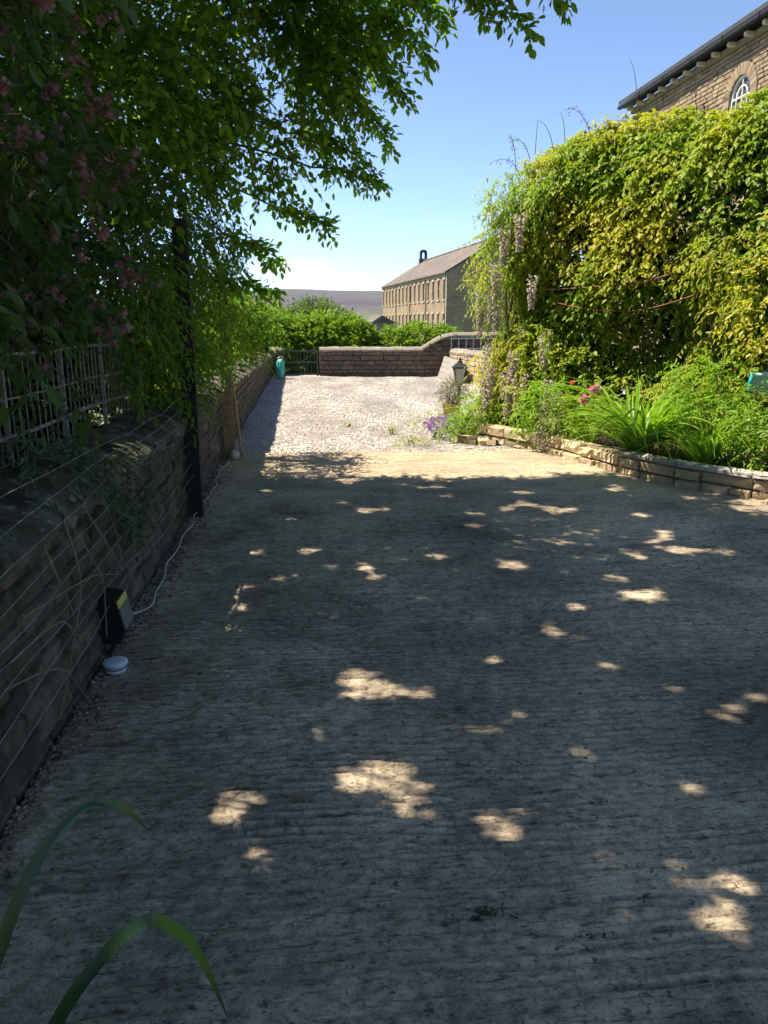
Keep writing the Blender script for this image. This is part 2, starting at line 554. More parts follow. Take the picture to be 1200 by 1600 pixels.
# dirt-filled dashes torn by the tamping board, and pinholes
da = ramp(n, [(.385, (.22, .21, .19)), (.45, (1, 1, 1))]); l.new(noise(n, l, lp, 1.0, 5, .72, (6.0, 60.0, 1.0), .05), da.inputs['Fac'])
c = mixc(n, l, .62, c, da.outputs['Color'], 'MULTIPLY')
ph = ramp(n, [(.345, (.15, .15, .14)), (.40, (1, 1, 1))]); l.new(noise(n, l, lp, 42, 3, .6, (.8, 1.3, 1.0)), ph.inputs['Fac'])
c = mixc(n, l, .7, c, ph.outputs['Color'], 'MULTIPLY')
bl = ramp(n, [(.38, (.78, .78, .79)), (.62, (1.28, 1.26, 1.22))]); l.new(noise(n, l, lp, .55, 5, .55), bl.inputs['Fac'])
c = mixc(n, l, 1.0, c, bl.outputs['Color'], 'MULTIPLY')
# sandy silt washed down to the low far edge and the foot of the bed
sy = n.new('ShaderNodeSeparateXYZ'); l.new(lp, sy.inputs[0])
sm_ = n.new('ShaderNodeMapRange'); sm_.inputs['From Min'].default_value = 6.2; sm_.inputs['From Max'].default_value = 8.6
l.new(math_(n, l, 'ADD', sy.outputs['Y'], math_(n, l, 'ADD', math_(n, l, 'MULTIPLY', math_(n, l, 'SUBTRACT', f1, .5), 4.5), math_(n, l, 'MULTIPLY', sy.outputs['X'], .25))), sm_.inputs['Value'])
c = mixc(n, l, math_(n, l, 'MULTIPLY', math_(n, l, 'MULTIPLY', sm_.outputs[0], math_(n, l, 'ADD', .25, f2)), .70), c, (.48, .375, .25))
# algae-blackened patches and moss with shapes of their own
al = ramp(n, [(.50, (0, 0, 0)), (.64, (1, 1, 1))]); l.new(f4, al.inputs['Fac'])
c = mixc(n, l, math_(n, l, 'MULTIPLY', al.outputs['Color'], .38), c, (.10, .092, .074))
mo = ramp(n, [(.62, (0, 0, 0)), (.68, (1, 1, 1))]); l.new(noise(n, l, lp, 4.2, 9, .78, (1, 1.8, 1), .5), mo.inputs['Fac'])
c = mixc(n, l, math_(n, l, 'MULTIPLY', mo.outputs['Color'], .85), c, (.028, .026, .015))
ch = ramp(n, [(.755, (0, 0, 0)), (.78, (1, 1, 1))]); l.new(noise(n, l, lp, 38, 2, .5), ch.inputs['Fac'])
c = mixc(n, l, math_(n, l, 'MULTIPLY', ch.outputs['Color'], .8), c, (.62, .6, .56))
h = math_(n, l, 'ADD', math_(n, l, 'MULTIPLY', f3, .7), f2)
principled(n, l, c, .93, h, .8, .012, spec=.15)
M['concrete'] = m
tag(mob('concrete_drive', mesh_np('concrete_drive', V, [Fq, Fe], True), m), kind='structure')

# ------------------------------------------------------------------ gravel yard
gx = np.arange(-4.6, 6.01, .09); gy = np.arange(8.6, 24.6, .09)
A, B = np.meshgrid(gx, gy, indexing='ij'); x_, y_ = A.ravel(), B.ravel()
P3 = np.stack([x_, y_, 0 * x_], 1)
gz = -.045 + (vnoise(P3, .8, 21) - .5) * .05 + (vnoise(P3, 5, 22) - .5) * .03
V = np.stack([x_, y_, gz], 1); a, b = A.shape
I, J = np.meshgrid(np.arange(a - 1), np.arange(b - 1), indexing='ij')
Fq = np.stack([I * b + J, (I + 1) * b + J, (I + 1) * b + J + 1, I * b + J + 1], -1).reshape(-1, 4)
m, n, l = newmat('gravel_bed')
ge = n.new('ShaderNodeNewGeometry'); pos = ge.outputs['Position']
vo = n.new('ShaderNodeTexVoronoi'); vo.inputs['Scale'].default_value = 62; l.new(pos, vo.inputs['Vector'])
sv = n.new('ShaderNodeSeparateColor'); l.new(vo.outputs['Color'], sv.inputs[0])
gc = ramp(n, [(0, (.24, .22, .205)), (.3, (.36, .335, .31)), (.6, (.47, .44, .40)), (1, (.60, .57, .52))]); l.new(sv.outputs[0], gc.inputs['Fac'])
bg = ramp(n, [(.38, (.66, .64, .62)), (.58, (1.08, 1.06, 1.02))]); l.new(noise(n, l, pos, .8, 6, .65, (1.6, .45, 1)), bg.inputs['Fac'])
c = mixc(n, l, 1, gc.outputs['Color'], bg.outputs['Color'], 'MULTIPLY')
hh = math_(n, l, 'SUBTRACT', 1.0, vo.outputs['Distance'])
principled(n, l, c, .9, hh, .8, .02, spec=.2)
tag(mob('gravel_yard', mesh_np('gravel_yard', V, Fq, True), m), kind='structure')


def gravel_z(x, y):
    P = np.stack([x, y, 0 * x], 1)
    return -.045 + (vnoise(P, .8, 21) - .5) * .05 + (vnoise(P, 5, 22) - .5) * .03


def pebbles(name, label, x, y, z, r, mat):
    """loose stones: jittered octahedra, one mesh"""
    N = len(x)
    base = np.array([(1, 0, 0), (0, 1, 0), (-1, 0, 0), (0, -1, 0), (0, 0, .7), (0, 0, -.5)], dtype=float)
    V = base[None] * (1 + (rng.random((N, 6, 3)) - .5) * .7) + (rng.random((N, 6, 3)) - .5) * .35
    an = rng.random(N) * 2 * np.pi
    ca, sa = np.cos(an)[:, None], np.sin(an)[:, None]
    X = V[..., 0] * ca - V[..., 1] * sa; Yv = V[..., 0] * sa + V[..., 1] * ca
    V = np.stack([X, Yv, V[..., 2]], -1) * r[:, None, None] + np.stack([x, y, z], 1)[:, None]
    F = np.array([(0, 1, 4), (1, 2, 4), (2, 3, 4), (3, 0, 4), (1, 0, 5), (2, 1, 5), (3, 2, 5), (0, 3, 5)])
    F = (F[None] + np.arange(N)[:, None, None] * 6).reshape(-1, 3)
    o = mob(name, mesh_np(name, V.reshape(-1, 3), F), mat)
    return tag(o, label, 'gravel', kind='stuff')


def island_mat(name, cols, rough=.85, pos_noise=.0):
    m, n, l = newmat(name)
    ge = n.new('ShaderNodeNewGeometry')
    k = len(cols)
    r = ramp(n, [(i / max(1, k - 1), c) for i, c in enumerate(cols)]); l.new(ge.outputs['Random Per Island'], r.inputs['Fac'])
    f = noise(n, l, ge.outputs['Position'], 60, 4)
    rf = ramp(n, [(.3, (.75, .75, .75)), (.7, (1.15, 1.15, 1.15))]); l.new(f, rf.inputs['Fac'])
    principled(n, l, mixc(n, l, 1, r.outputs['Color'], rf.outputs['Color'], 'MULTIPLY'), rough, f, .2, .004)
    return m


M['pebble'] = island_mat('limestone_gravel', [(.24, .22, .20), (.37, .34, .31), (.48, .45, .41), (.56, .53, .48), (.34, .31, .30), (.64, .61, .55)])
N = 42000
t = rng.random(N) ** 1.35
y = 9.35 + t * 14.3; x = -3.4 + rng.random(N) * 6.4
s_g = (y - 2.25) * VY + (x + 1.26) * VX; d_g = (x + 1.26) * NX + (y - 2.25) * NY
ok = (d_g > .05) & (s_g > 7.22)
x, y = x[ok], y[ok]
pebbles('gravel_chippings', 'loose pale limestone chippings spread over the yard', x, y, gravel_z(x, y) + .006, .006 + .010 * rng.random(len(x)) ** 2, M['pebble'])
# a few stones kicked up over the edge of the concrete
N = 420
s1 = 7.19 - np.abs(rng.normal(0, .16, N)) ** 1.2; d1 = .1 + rng.random(N) * 3.4
x = -1.26 + VX * s1 + NX * d1; y = 2.25 + VY * s1 + NY * d1
tag(pebbles('stray_chippings', 'stray gravel chippings kicked onto the edge of the concrete', x, y, .008 + 0 * x, .005 + .011 * rng.random(N) ** 2, M['pebble']), cat='debris')
# grit and leaf crumbs gathered along the foot of the near wall
N = 2600
s1 = -.4 + rng.random(N) * 7.4; d1 = .02 + np.abs(rng.normal(0, .055, N)) * (.6 + 1.1 * vnoise(np.stack([s1, 0 * s1, 0 * s1], 1), 1.6, 5))
x = -1.26 + VX * s1 + NX * d1; y = 2.25 + VY * s1 + NY * d1
M['grit'] = island_mat('wall_foot_grit', [(.06, .05, .035), (.16, .13, .09), (.27, .23, .17), (.10, .08, .05), (.36, .32, .26)])
tag(pebbles('wall_foot_grit', 'grit and crumbled leaves gathered along the foot of the wall', x, y, .004 + 0 * x, .004 + .010 * rng.random(N) ** 2, M['grit']), cat='debris')
N = 500
x = -1.2 + rng.random(N) * 4.6; y = 1.4 + rng.random(N) ** .8 * 7.5
s_g = (y - 2.25) * VY + (x + 1.26) * VX; d_g = (x + 1.26) * NX + (y - 2.25) * NY
ok = (d_g > .05) & (s_g < 7.1); x, y = x[ok], y[ok]
tag(pebbles('scattered_grit', 'tiny stones and crumbs scattered over the concrete drive', x, y, .006 + 0 * x, .002 + .005 * rng.random(len(x)) ** 3, M['grit']), cat='debris')


# ------------------------------------------------------------------ stones
def block_mesh(name, rough=.5, bev=.09, seed=0):
    """unit stone: x -.5...5, front at y=0 bulging to -y, back at y=1, z -.5...5"""
    r = random.Random(seed)
    j = lambda a: (r.random() - .5) * a * rough
    V = []
    xs = [-.5, -.5 + bev, -.1, .15, .5 - bev, .5]
    # front face grid 4 x 3
    fx = [-.5 + bev * .7, -.17, .17, .5 - bev * .7]; fz = [-.5 + bev * 1.6, 0, .5 - bev * 1.6]
    for zz in fz:
        for xx in fx:
            V.append((xx + j(.06), -.10 + j(.16), zz + j(.10)))
    ring = [(-.5, -.5), (-.17, -.5), (.17, -.5), (.5, -.5), (.5, 0), (.5, .5), (.17, .5), (-.17, .5), (-.5, .5), (-.5, 0)]
    fr = [0, 1, 2, 3, 7, 11, 10, 9, 8, 4]
    for (xx, zz) in ring: V.append((xx + j(.035), .06 + j(.06), zz + j(.07)))
    for (xx, zz) in ring: V.append((xx, 1.0, zz))
    F = []
    for i in range(2):
        for k in range(3):
            a = i * 4 + k; F.append((a, a + 1, a + 5, a + 4))
    for k in range(10):
        k2 = (k + 1) % 10
        F.append((12 + k, 12 + k2, fr[k2], fr[k])); F.append((22 + k, 22 + k2, 12 + k2, 12 + k))
    me = bpy.data.meshes.new(name); me.from_pydata(V, [], F)
    me.polygons.foreach_set('use_smooth', [i < 16 and False for i in range(len(F))])
    me.update()
    return me


def variants(name, mat, k=8, rough=.5, bev=.09, seed=0):
    out = []
    for i in range(k):
        me = block_mesh(name, rough, bev, seed + i); me.materials.append(mat); out.append(me)
    return out


def course(z0, z1, length, lmin, lmax, start=0.0, rnd=random):
    x = start - rnd.random() * lmin; out = []
    while x < length:
        w = lmin + (lmax - lmin) * rnd.random()
        a, b2 = max(x, start), min(x + w, length)
        if b2 - a > .06: out.append((a, b2, z0, z1))
        x += w
    return out


def place_stones(cells, O, ang, parent, vs, name='stone', gap=.012, depth=.14, proud=.012, part_ok=None, stuff_mat=None, stuff_name='stonework'):
    """cells (x0,x1,z0,z1) in the frame of origin O and x-direction ang; single objects, or joined when part_ok says no"""
    ca, sa = math.cos(ang), math.sin(ang)
    sv, sf, nb = [], [], 0
    for (x0, x1, z0, z1) in cells:
        w, hgt = x1 - x0 - gap, z1 - z0 - gap
        if w < .03 or hgt < .02: continue
        cx, cz = (x0 + x1) / 2, (z0 + z1) / 2
        me = random.choice(vs)
        pr = proud * (random.random() * 1.6 - .6)
        yb = -pr
        loc = (O[0] + ca * cx - sa * yb, O[1] + sa * cx + ca * yb, O[2] + cz)
        tilt = (random.random() - .5) * .035
        if part_ok is None or part_ok(x0, x1, z0, z1):
            o = mob(name, me, None, parent, loc, (0, tilt, ang), (w, depth, hgt))
        else:
            co = np.array([v.co[:] for v in me.vertices]) * [w, depth, hgt]
            X = loc[0] + ca * co[:, 0] - sa * co[:, 1]; Yv = loc[1] + sa * co[:, 0] + ca * co[:, 1]
            sv.append(np.stack([X, Yv, loc[2] + co[:, 2]], 1))
            sf.append(np.array([p.vertices[:] for p in me.polygons]) + nb); nb += len(co)
    if sv:
        o = mob(stuff_name, mesh_np(stuff_name, np.concatenate(sv), np.concatenate(sf)), stuff_mat, parent)
        tag(o, kind='stuff')


def polybox(mb, quad, z0, z1):
    """vertical prism on a 4-point plan"""
    V = [(x, y, z0) for x, y in quad] + [(x, y, z1) for x, y in quad]
    mb.add(V, [(3, 2, 1, 0), (4, 5, 6, 7), (0, 1, 5, 4), (1, 2, 6, 5), (2, 3, 7, 6), (3, 0, 4, 7)])


# ---- left boundary wall
def wall_h(s):
    return float(np.interp(s, [-2, 3, 7, 9, 13, 22, 24], [.80, .76, .70, .70, .66, .52, .52]))


wallL = thing('boundary_wall', 'long dark mossy stone boundary wall with coping along the left of the drive', 'wall', W(4, -.2))
mb = MB()
for k in range(-3, 22):
    s0, s1 = k * 1.0, k * 1.0 + 1.0
    q = [W(s0, -.04)[:2], W(s1, -.04)[:2], W(s1, -.40)[:2], W(s0, -.40)[:2]]
    hh = min(wall_h(s0), wall_h(s1)) - .01
    polybox(mb, q[::-1], -.15, hh)
mb.build('core', M['core'], wallL)
vs = variants('stone', M['wall_dark'], 10, .6, .06, 100)
cells = []; zz = -.06; rr = random.Random(3)
while zz < .80:
    ch_ = .085 + rr.random() * .05
    for c4 in course(zz, zz + ch_, 21.6, .16, .42, -2.6, rr):
        top = wall_h((c4[0] + c4[1]) / 2)
        if c4[2] > top - .04: continue
        cells.append((c4[0], c4[1], c4[2], min(c4[3], top)))
    zz += ch_
vis = sorted([c4 for c4 in cells if c4[0] > -.35 and c4[3] > .02], key=lambda c4: c4[0])[:300]
vset = set(vis)
place_stones(cells, W(0, 0, 0), WANG, wallL, vs, 'stone', .011, .13, .010, lambda *c4: c4 in vset, M['wall_dark'])


def coping_mesh(seed, L=1.0):
    """weathered coping: vertical nose, then a slope rising to the back; local x along, -y to the drive"""
    r = random.Random(seed); V = []; prof = [(.02, -.01), (-.055, .0), (-.06, .055), (.02, .10), (.17, .145), (.30, .17), (.36, .15), (.37, -.01)]
    nx = 7
    for i in range(nx):
        for (y, z) in prof:
            V.append((-.5 + i / (nx - 1) + (r.random() - .5) * .01, y + (r.random() - .5) * .035, z + (r.random() - .5) * .04))
    F = []; k = len(prof)
    for i in range(nx - 1):
        for q in range(k - 1):
            F.append((i * k + q, i * k + q + 1, (i + 1) * k + q + 1, (i + 1) * k + q)[::-1])
    F.append(tuple(range(k))[::-1]); F.append(tuple((nx - 1) * k + q for q in range(k)))
    me = bpy.data.meshes.new('coping_stone'); me.from_pydata(V, [], [f[::-1] for f in F]); me.update()
    return me


cvs = []
for i in range(5):
    me = coping_mesh(50 + i); me.materials.append(M['coping']); cvs.append(me)
s0 = -2.5
while s0 < 21.5:
    L = .42 + random.random() * .35
    p = W(s0 + L / 2, 0, wall_h(s0 + L / 2) + .004)
    mob('coping_stone', random.choice(cvs), None, wallL, p, ((random.random() - .5) * .05, (random.random() - .5) * .03 - math.atan((wall_h(s0 + L) - wall_h(s0)) / L), WANG), (L - .012, 1, .9 + random.random() * .25))
    s0 += L

# ---- far wall, pier, ramped coping
wallF = thing('yard_wall', 'low blackened gritstone wall closing the far end of the gravel yard', 'wall', (0, 23.9, -.05))
vsF = variants('stone', M['wall_far'], 8, .8, .06, 200)
FO = (-1.98, 23.9, 0)


def far_top(x):
    return float(np.interp(x, [0, 3.15, 3.72, 4.05, 5.6], [.70, .70, 1.06, 1.13, 1.15]))


mb = MB()
for k in range(14):
    x0, x1 = k * .4, k * .4 + .4
    polybox(mb, [(FO[0] + x0, 23.94), (FO[0] + x1, 23.94), (FO[0] + x1, 24.26), (FO[0] + x0, 24.26)], -.2, min(far_top(x0), far_top(x1)) - .01)
mb.build('core', M['core'], wallF)
cells = []; zz = -.10; rr = random.Random(5)
while zz < 1.15:
    ch_ = .115 + rr.random() * .04
    for c4 in course(zz, zz + ch_, 5.6, .22, .52, 0, rr):
        top = far_top((c4[0] + c4[1]) / 2)
        if c4[2] > top - .05: continue
        cells.append((c4[0], c4[1], c4[2], min(c4[3], top)))
    zz += ch_
place_stones(cells, FO, 0, wallF, vsF, 'stone', .009, .12, .02)


def slab_mesh(seed, half=.2, h=.11):
    """rounded coping length; local x along"""
    r = random.Random(seed); V = []
    prof = [(-half, 0), (-half - .01, .05), (-half + .05, h), (0, h + .03), (half - .05, h), (half + .01, .05), (half, 0)]
    for i in range(4):
        for (y, z) in prof:
            V.append((-.5 + i / 3, y + (r.random() - .5) * .02, z + (r.random() - .5) * .018))
    F = []; k = len(prof)
    for i in range(3):
        for q in range(k): F.append((i * k + q, i * k + (q + 1) % k, (i + 1) * k + (q + 1) % k, (i + 1) * k + q))
    F.append(tuple(range(k))[::-1]); F.append(tuple(3 * k + q for q in range(k)))
    me = bpy.data.meshes.new('coping_stone'); me.from_pydata(V, [], [f[::-1] for f in F]); me.update()
    return me


fvs = []
for i in range(4):
    me = slab_mesh(80 + i); me.materials.append(M['coping_far']); fvs.append(me)
knots = [0, .62, 1.3, 1.9, 2.55, 3.15, 3.45, 3.75, 4.1, 4.7, 5.2, 5.6]
for a_, b_ in zip(knots[:-1], knots[1:]):
    za, zb = far_top(a_), far_top(b_); L = math.hypot(b_ - a_, zb - za)
    mob('coping_stone', random.choice(fvs), None, wallF, (FO[0] + (a_ + b_) / 2, 24.1, (za + zb) / 2 + .003), (0, -math.atan2(zb - za, b_ - a_), 0), (L - .008, 1, 1))

pier = thing('gate_pier', 'short square stone pier between the gate and the left wall', 'pier', (-3.3, 23.9, -.05))
mb = MB(); polybox(mb, [(-3.46, 23.84), (-3.14, 23.84), (-3.14, 24.2), (-3.46, 24.2)], -.2, .70); mb.build('core', M['core'], pier)
cells = []; zz = -.10
while zz < .69:
    ch_ = .14
    cells += course(zz, min(zz + ch_, .70), .36, .14, .30, 0); zz += ch_
place_stones(cells, (-3.48, 23.80, 0), 0, pier, vsF, 'stone', .014, .1, .012)
cells = []; zz = -.10
while zz < .69:
    cells += course(zz, min(zz + .14, .70), .36, .14, .36, 0); zz += .14
place_stones(cells, (-3.11, 23.84, 0), math.pi / 2, pier, vsF, 'stone', .014, .1, .012)
mob('coping_stone', fvs[0], None, pier, (-3.3, 24.0, .703), (0, 0, 0), (.42, 1.05, 1))

# ---- short lit return wall on the right of the yard
wallR = thing('return_wall', 'short pale stone wall with rounded coping behind the leaning grey board', 'wall', (2.2, 21.6, -.05))
RA, RB = Vector((1.95, 23.1)), Vector((2.75, 19.4))
rd = (RB - RA); RL = rd.length; rang = math.atan2(rd.y, rd.x)
vsR = variants('stone', M['bed_stone'], 6, .8, .06, 300)
mb = MB(); nn = Vector((-rd.y, rd.x)).normalized()
q = [RA + nn * .04, RB + nn * .04, RB + nn * .34, RA + nn * .34]
polybox(mb, [tuple(p) for p in q], -.2, .66); mb.build('core', M['bed_core'], wallR)
cells = []; zz = -.10
while zz < .64:
    cells += course(zz, min(zz + .13, .665), RL, .22, .5, 0); zz += .13
place_stones(cells, (RA.x, RA.y, 0), rang, wallR, vsR, 'stone', .014, .1, .012)
place_stones([(0, .34, z0_, z0_ + .13) for z0_ in np.arange(-.1, .6, .13)], (RA.x + nn.x * .36, RA.y + nn.y * .36, 0), rang - math.pi / 2, wallR, vsR, 'stone', .014, .08, .01)
for k in range(6):
    p = RA + rd * ((k + .5) / 6) + nn * .18
    mob('coping_stone', fvs[k % 4], None, wallR, (p.x, p.y, .668), (0, 0, rang), (RL / 6 - .01, 1, 1.2))

# ---- raised bed edging
BED = [(1.30, 10.72), (1.62, 10.25), (2.03, 9.62), (2.30, 8.85), (2.56, 8.2), (2.92, 7.56), (3.42, 6.98), (4.05, 6.45), (4.8, 6.0)]
bedW = thing('bed_edging', 'low honey-coloured sandstone edging of the raised flower bed', 'edging', (2.4, 8.6, 0))
vsB = variants('stone', M['bed_stone'], 8, .9, .07, 400)
vsBc = variants('cap_stone', M['bed_cap'], 4, .6, .1, 450)
for i in range(len(BED) - 1):
    a_, b_ = Vector(BED[i]), Vector(BED[i + 1]); dd = b_ - a_; L = dd.length; an = math.atan2(dd.y, dd.x)
    nn = Vector((-dd.y, dd.x)).normalized()
    mb = MB(); polybox(mb, [tuple(p) for p in (a_ + nn * .045, b_ + nn * .045, b_ + nn * .2, a_ + nn * .2)], -.05, .205); mb.build('core', M['bed_core'], bedW)
    cells = course(-.03, .075, L, .24, .5, 0) + course(.075, .215 if i < 3 else .19, L, .28, .6, 0)
    place_stones(cells, (a_.x, a_.y, 0), an, bedW, vsB, 'stone', .012, .16, .03)
    if i >= 4:
        m_ = (a_ + b_) / 2 + nn * .1
        mob('cap_stone', vsBc[i % 4], None, bedW, (m_.x - nn.x * .13, m_.y - nn.y * .13, .214), (0, 0, an), (L - .01, .17, .045))
# rubble where the edging starts
rub = []
for (x, y, r) in [(1.22, 10.6, .11), (1.08, 10.72, .09), (1.3, 10.45, .08), (.98, 10.62, .07), (1.15, 10.45, .06), (1.42, 10.38, .07)]:
    o = mob('rubble_stone', random.choice(vsB), None, None, (x, y - r * .5, -.03 + r * .42), (random.uniform(-.3, .3), random.uniform(-.3, .3), random.uniform(0, 6)), (r * 2, r * 1.6, r * 1.1))
    rub.append(o)
for o, t_ in zip(rub, ['largest rubble stone beside the left end of the bed edging', 'rounded rubble stone left of the largest one by the bed', 'small rubble stone in front of the bed edging corner', 'leftmost small rubble stone under the lime green plant', 'smallest rubble stone lying nearest the concrete', 'rubble stone leaning on the first edging stone']):
    tag(o, t_, 'stone', 'rubble stones at the end of the bed')
# bed soil
poly = [(x + .12, y + .06) for x, y in BED] + [(8, 6), (8, 14), (2.3, 14), (1.55, 11.6)]
mb = MB(); mb.add([(x, y, .17) for x, y in poly], [tuple(range(len(poly)))[::-1]])
me = mb.mesh('flower_bed')
if me.polygons[0].normal.z < 0: me.flip_normals()
tag(mob('flower_bed', me, M['soil']), kind='structure')

# ------------------------------------------------------------------ the mill across the valley
MA, MBk = Vector((7.85, 100.0)), Vector((-.23, 145.0))      # near and far ends of the long front
md = (MBk - MA).normalized(); ML = (MBk - MA).length
mn = Vector((-md.y, md.x))                                   # outward (left) normal
mn = mn if mn.x < 0 else -mn
MBASE, MEAVE, MRIDGE, MDEEP = -9.5, 7.55, 11.9, 14.4
mill = thing('stone_mill', 'long three-storey stone mill with stone roof and small bell turret', 'building', (5, 120, MBASE))


def MP(u, o, z):                                             # u along the front, o outwards, z up
    p = MA + md * u + mn * o
    return (p.x, p.y, z)


m, n, l = newmat('mill_stone_courses')
tc = n.new('ShaderNodeTexCoord'); ge = n.new('ShaderNodeNewGeometry')
mp = n.new('ShaderNodeMapping'); mp.inputs['Rotation'].default_value = (0, 0, -math.atan2(md.y, md.x)); l.new(ge.outputs['Position'], mp.inputs['Vector'])
sx = n.new('ShaderNodeSeparateXYZ'); l.new(mp.outputs['Vector'], sx.inputs[0])
cx = n.new('ShaderNodeCombineXYZ'); l.new(math_(n, l, 'ADD', sx.outputs['X'], sx.outputs['Y']), cx.inputs['X']); l.new(sx.outputs['Z'], cx.inputs['Y'])
bt = n.new('ShaderNodeTexBrick'); l.new(cx.outputs[0], bt.inputs['Vector'])
bt.inputs['Scale'].default_value = 1.0; bt.inputs['Brick Width'].default_value = .62; bt.inputs['Row Height'].default_value = .21; bt.inputs['Mortar Size'].default_value = .018
bt.inputs['Color1'].default_value = (.37, .285, .19, 1); bt.inputs['Color2'].default_value = (.28, .215, .145, 1); bt.inputs['Mortar'].default_value = (.19, .15, .10, 1)
f = noise(n, l, ge.outputs['Position'], .5, 6, .65)
rf = ramp(n, [(.3, (.72, .7, .68)), (.7, (1.15, 1.15, 1.12))]); l.new(f, rf.inputs['Fac'])
c = mixc(n, l, 1, bt.outputs['Color'], rf.outputs['Color'], 'MULTIPLY')
principled(n, l, c, .92, bt.outputs['Fac'], -.3, .03, spec=.15)
M['mill'] = m
m, n, l = newmat('stone_slate_roof')
ge = n.new('ShaderNodeNewGeometry')
mp = n.new('ShaderNodeMapping'); mp.inputs['Rotation'].default_value = (0, 0, -math.atan2(md.y, md.x)); l.new(ge.outputs['Position'], mp.inputs['Vector'])
sx = n.new('ShaderNodeSeparateXYZ'); l.new(mp.outputs['Vector'], sx.inputs[0])
cx = n.new('ShaderNodeCombineXYZ'); l.new(sx.outputs['X'], cx.inputs['X']); l.new(math_(n, l, 'MULTIPLY', sx.outputs['Z'], 1.9), cx.inputs['Y'])
bt = n.new('ShaderNodeTexBrick'); l.new(cx.outputs[0], bt.inputs['Vector'])
bt.inputs['Scale'].default_value = 1.0; bt.inputs['Brick Width'].default_value = .8; bt.inputs['Row Height'].default_value = .5; bt.inputs['Mortar Size'].default_value = .03
bt.inputs['Color1'].default_value = (.19, .165, .145, 1); bt.inputs['Color2'].default_value = (.13, .112, .10, 1); bt.inputs['Mortar'].default_value = (.10, .085, .07, 1)
f = noise(n, l, ge.outputs['Position'], .35, 6, .65, (1, 1, .4))
rf = ramp(n, [(.3, (.7, .7, .7)), (.7, (1.2, 1.18, 1.15))]); l.new(f, rf.inputs['Fac'])
principled(n, l, mixc(n, l, 1, bt.outputs['Color'], rf.outputs['Color'], 'MULTIPLY'), .9, bt.outputs['Fac'], -.4, .04, spec=.15)
M['mill_roof'] = m
M['mill_trim'] = plain('mill_dressed_stone', (.42, .34, .24), .9, var=.2)

NB = 16
bay = ML / NB
wins = []                                                    # (u0,u1,z0,z1)
for k in range(NB):
    uc = 1.25 + k * (ML - 2.3) / (NB - 1)
    wins.append((uc - .55, uc + .55, 4.35, 6.72, k, 2))
    wins.append((uc - .52, uc + .52, .35, 2.55, k, 1))
    wins.append((uc - .52, uc + .52, -3.6, -1.4, k, 0))


def facade(mb, P, u_lo, u_hi, z_lo, z_hi, holes, depth):
    us = sorted({u_lo, u_hi, *[h[0] for h in holes], *[h[1] for h in holes]})
    zs = sorted({z_lo, z_hi, *[h[2] for h in holes], *[h[3] for h in holes]})
    for i in range(len(us) - 1):
        for j in range(len(zs) - 1):
            uc, zc = (us[i] + us[i + 1]) / 2, (zs[j] + zs[j + 1]) / 2
            if any(h[0] < uc < h[1] and h[2] < zc < h[3] for h in holes): continue
            mb.add([P(us[i], 0, zs[j]), P(us[i + 1], 0, zs[j]), P(us[i + 1], 0, zs[j + 1]), P(us[i], 0, zs[j + 1])], [(0, 1, 2, 3)])
    for h in holes:
        a0, a1, z0, z1 = h[:4]
        c4 = [(a0, z0), (a1, z0), (a1, z1), (a0, z1)]
        for k in range(4):
            (p, q), (r_, s_2) = c4[k], c4[(k + 1) % 4]
            mb.add([P(p, 0, q), P(r_, 0, s_2), P(r_, -depth, s_2), P(p, -depth, q)], [(0, 1, 2, 3)])


mb = MB()
facade(mb, MP, 0, ML, MBASE, MEAVE, wins, .3)
gab = [MP(0, 0, MBASE), MP(0, -MDEEP, MBASE), MP(0, -MDEEP, MEAVE), MP(0, -MDEEP / 2, MRIDGE - .15), MP(0, 0, MEAVE)]
mb.add(gab, [(0, 1, 2, 3, 4)])
gab = [MP(ML, 0, MBASE), MP(ML, -MDEEP, MBASE), MP(ML, -MDEEP, MEAVE), MP(ML, -MDEEP / 2, MRIDGE - .15), MP(ML, 0, MEAVE)]
mb.add(gab, [(4, 3, 2, 1, 0)])
mb.add([MP(0, -MDEEP, MBASE), MP(ML, -MDEEP, MBASE), MP(ML, -MDEEP, MEAVE), MP(0, -MDEEP, MEAVE)], [(0, 1, 2, 3)])
mb.build('wall', M['mill'], mill)
mb = MB(); ov, sl = .35, (MRIDGE - MEAVE) / (MDEEP / 2)
for sgn in (0, 1):
    o0 = ov if sgn == 0 else -MDEEP - ov; zE = MEAVE - ov * sl + .1
    lo = [MP(-.25, o0, zE), MP(ML + .25, o0, zE)]; hi = [MP(ML + .25, -MDEEP / 2, MRIDGE), MP(-.25, -MDEEP / 2, MRIDGE)]
    V = lo + hi; V2 = [(x, y, z + .16) for x, y, z in V]
    mb.add(V + V2, [(0, 1, 2, 3), (7, 6, 5, 4), (0, 4, 5, 1), (1, 5, 6, 2), (2, 6, 7, 3), (3, 7, 4, 0)])
roof = mb.build('roof', M['mill_roof'], mill)
mb = MB(); mb.tube([MP(-.3, -MDEEP / 2, MRIDGE + .2), MP(ML + .3, -MDEEP / 2, MRIDGE + .2)], .16, 6); mb.build('ridge_tile', M['mill_roof'], roof)
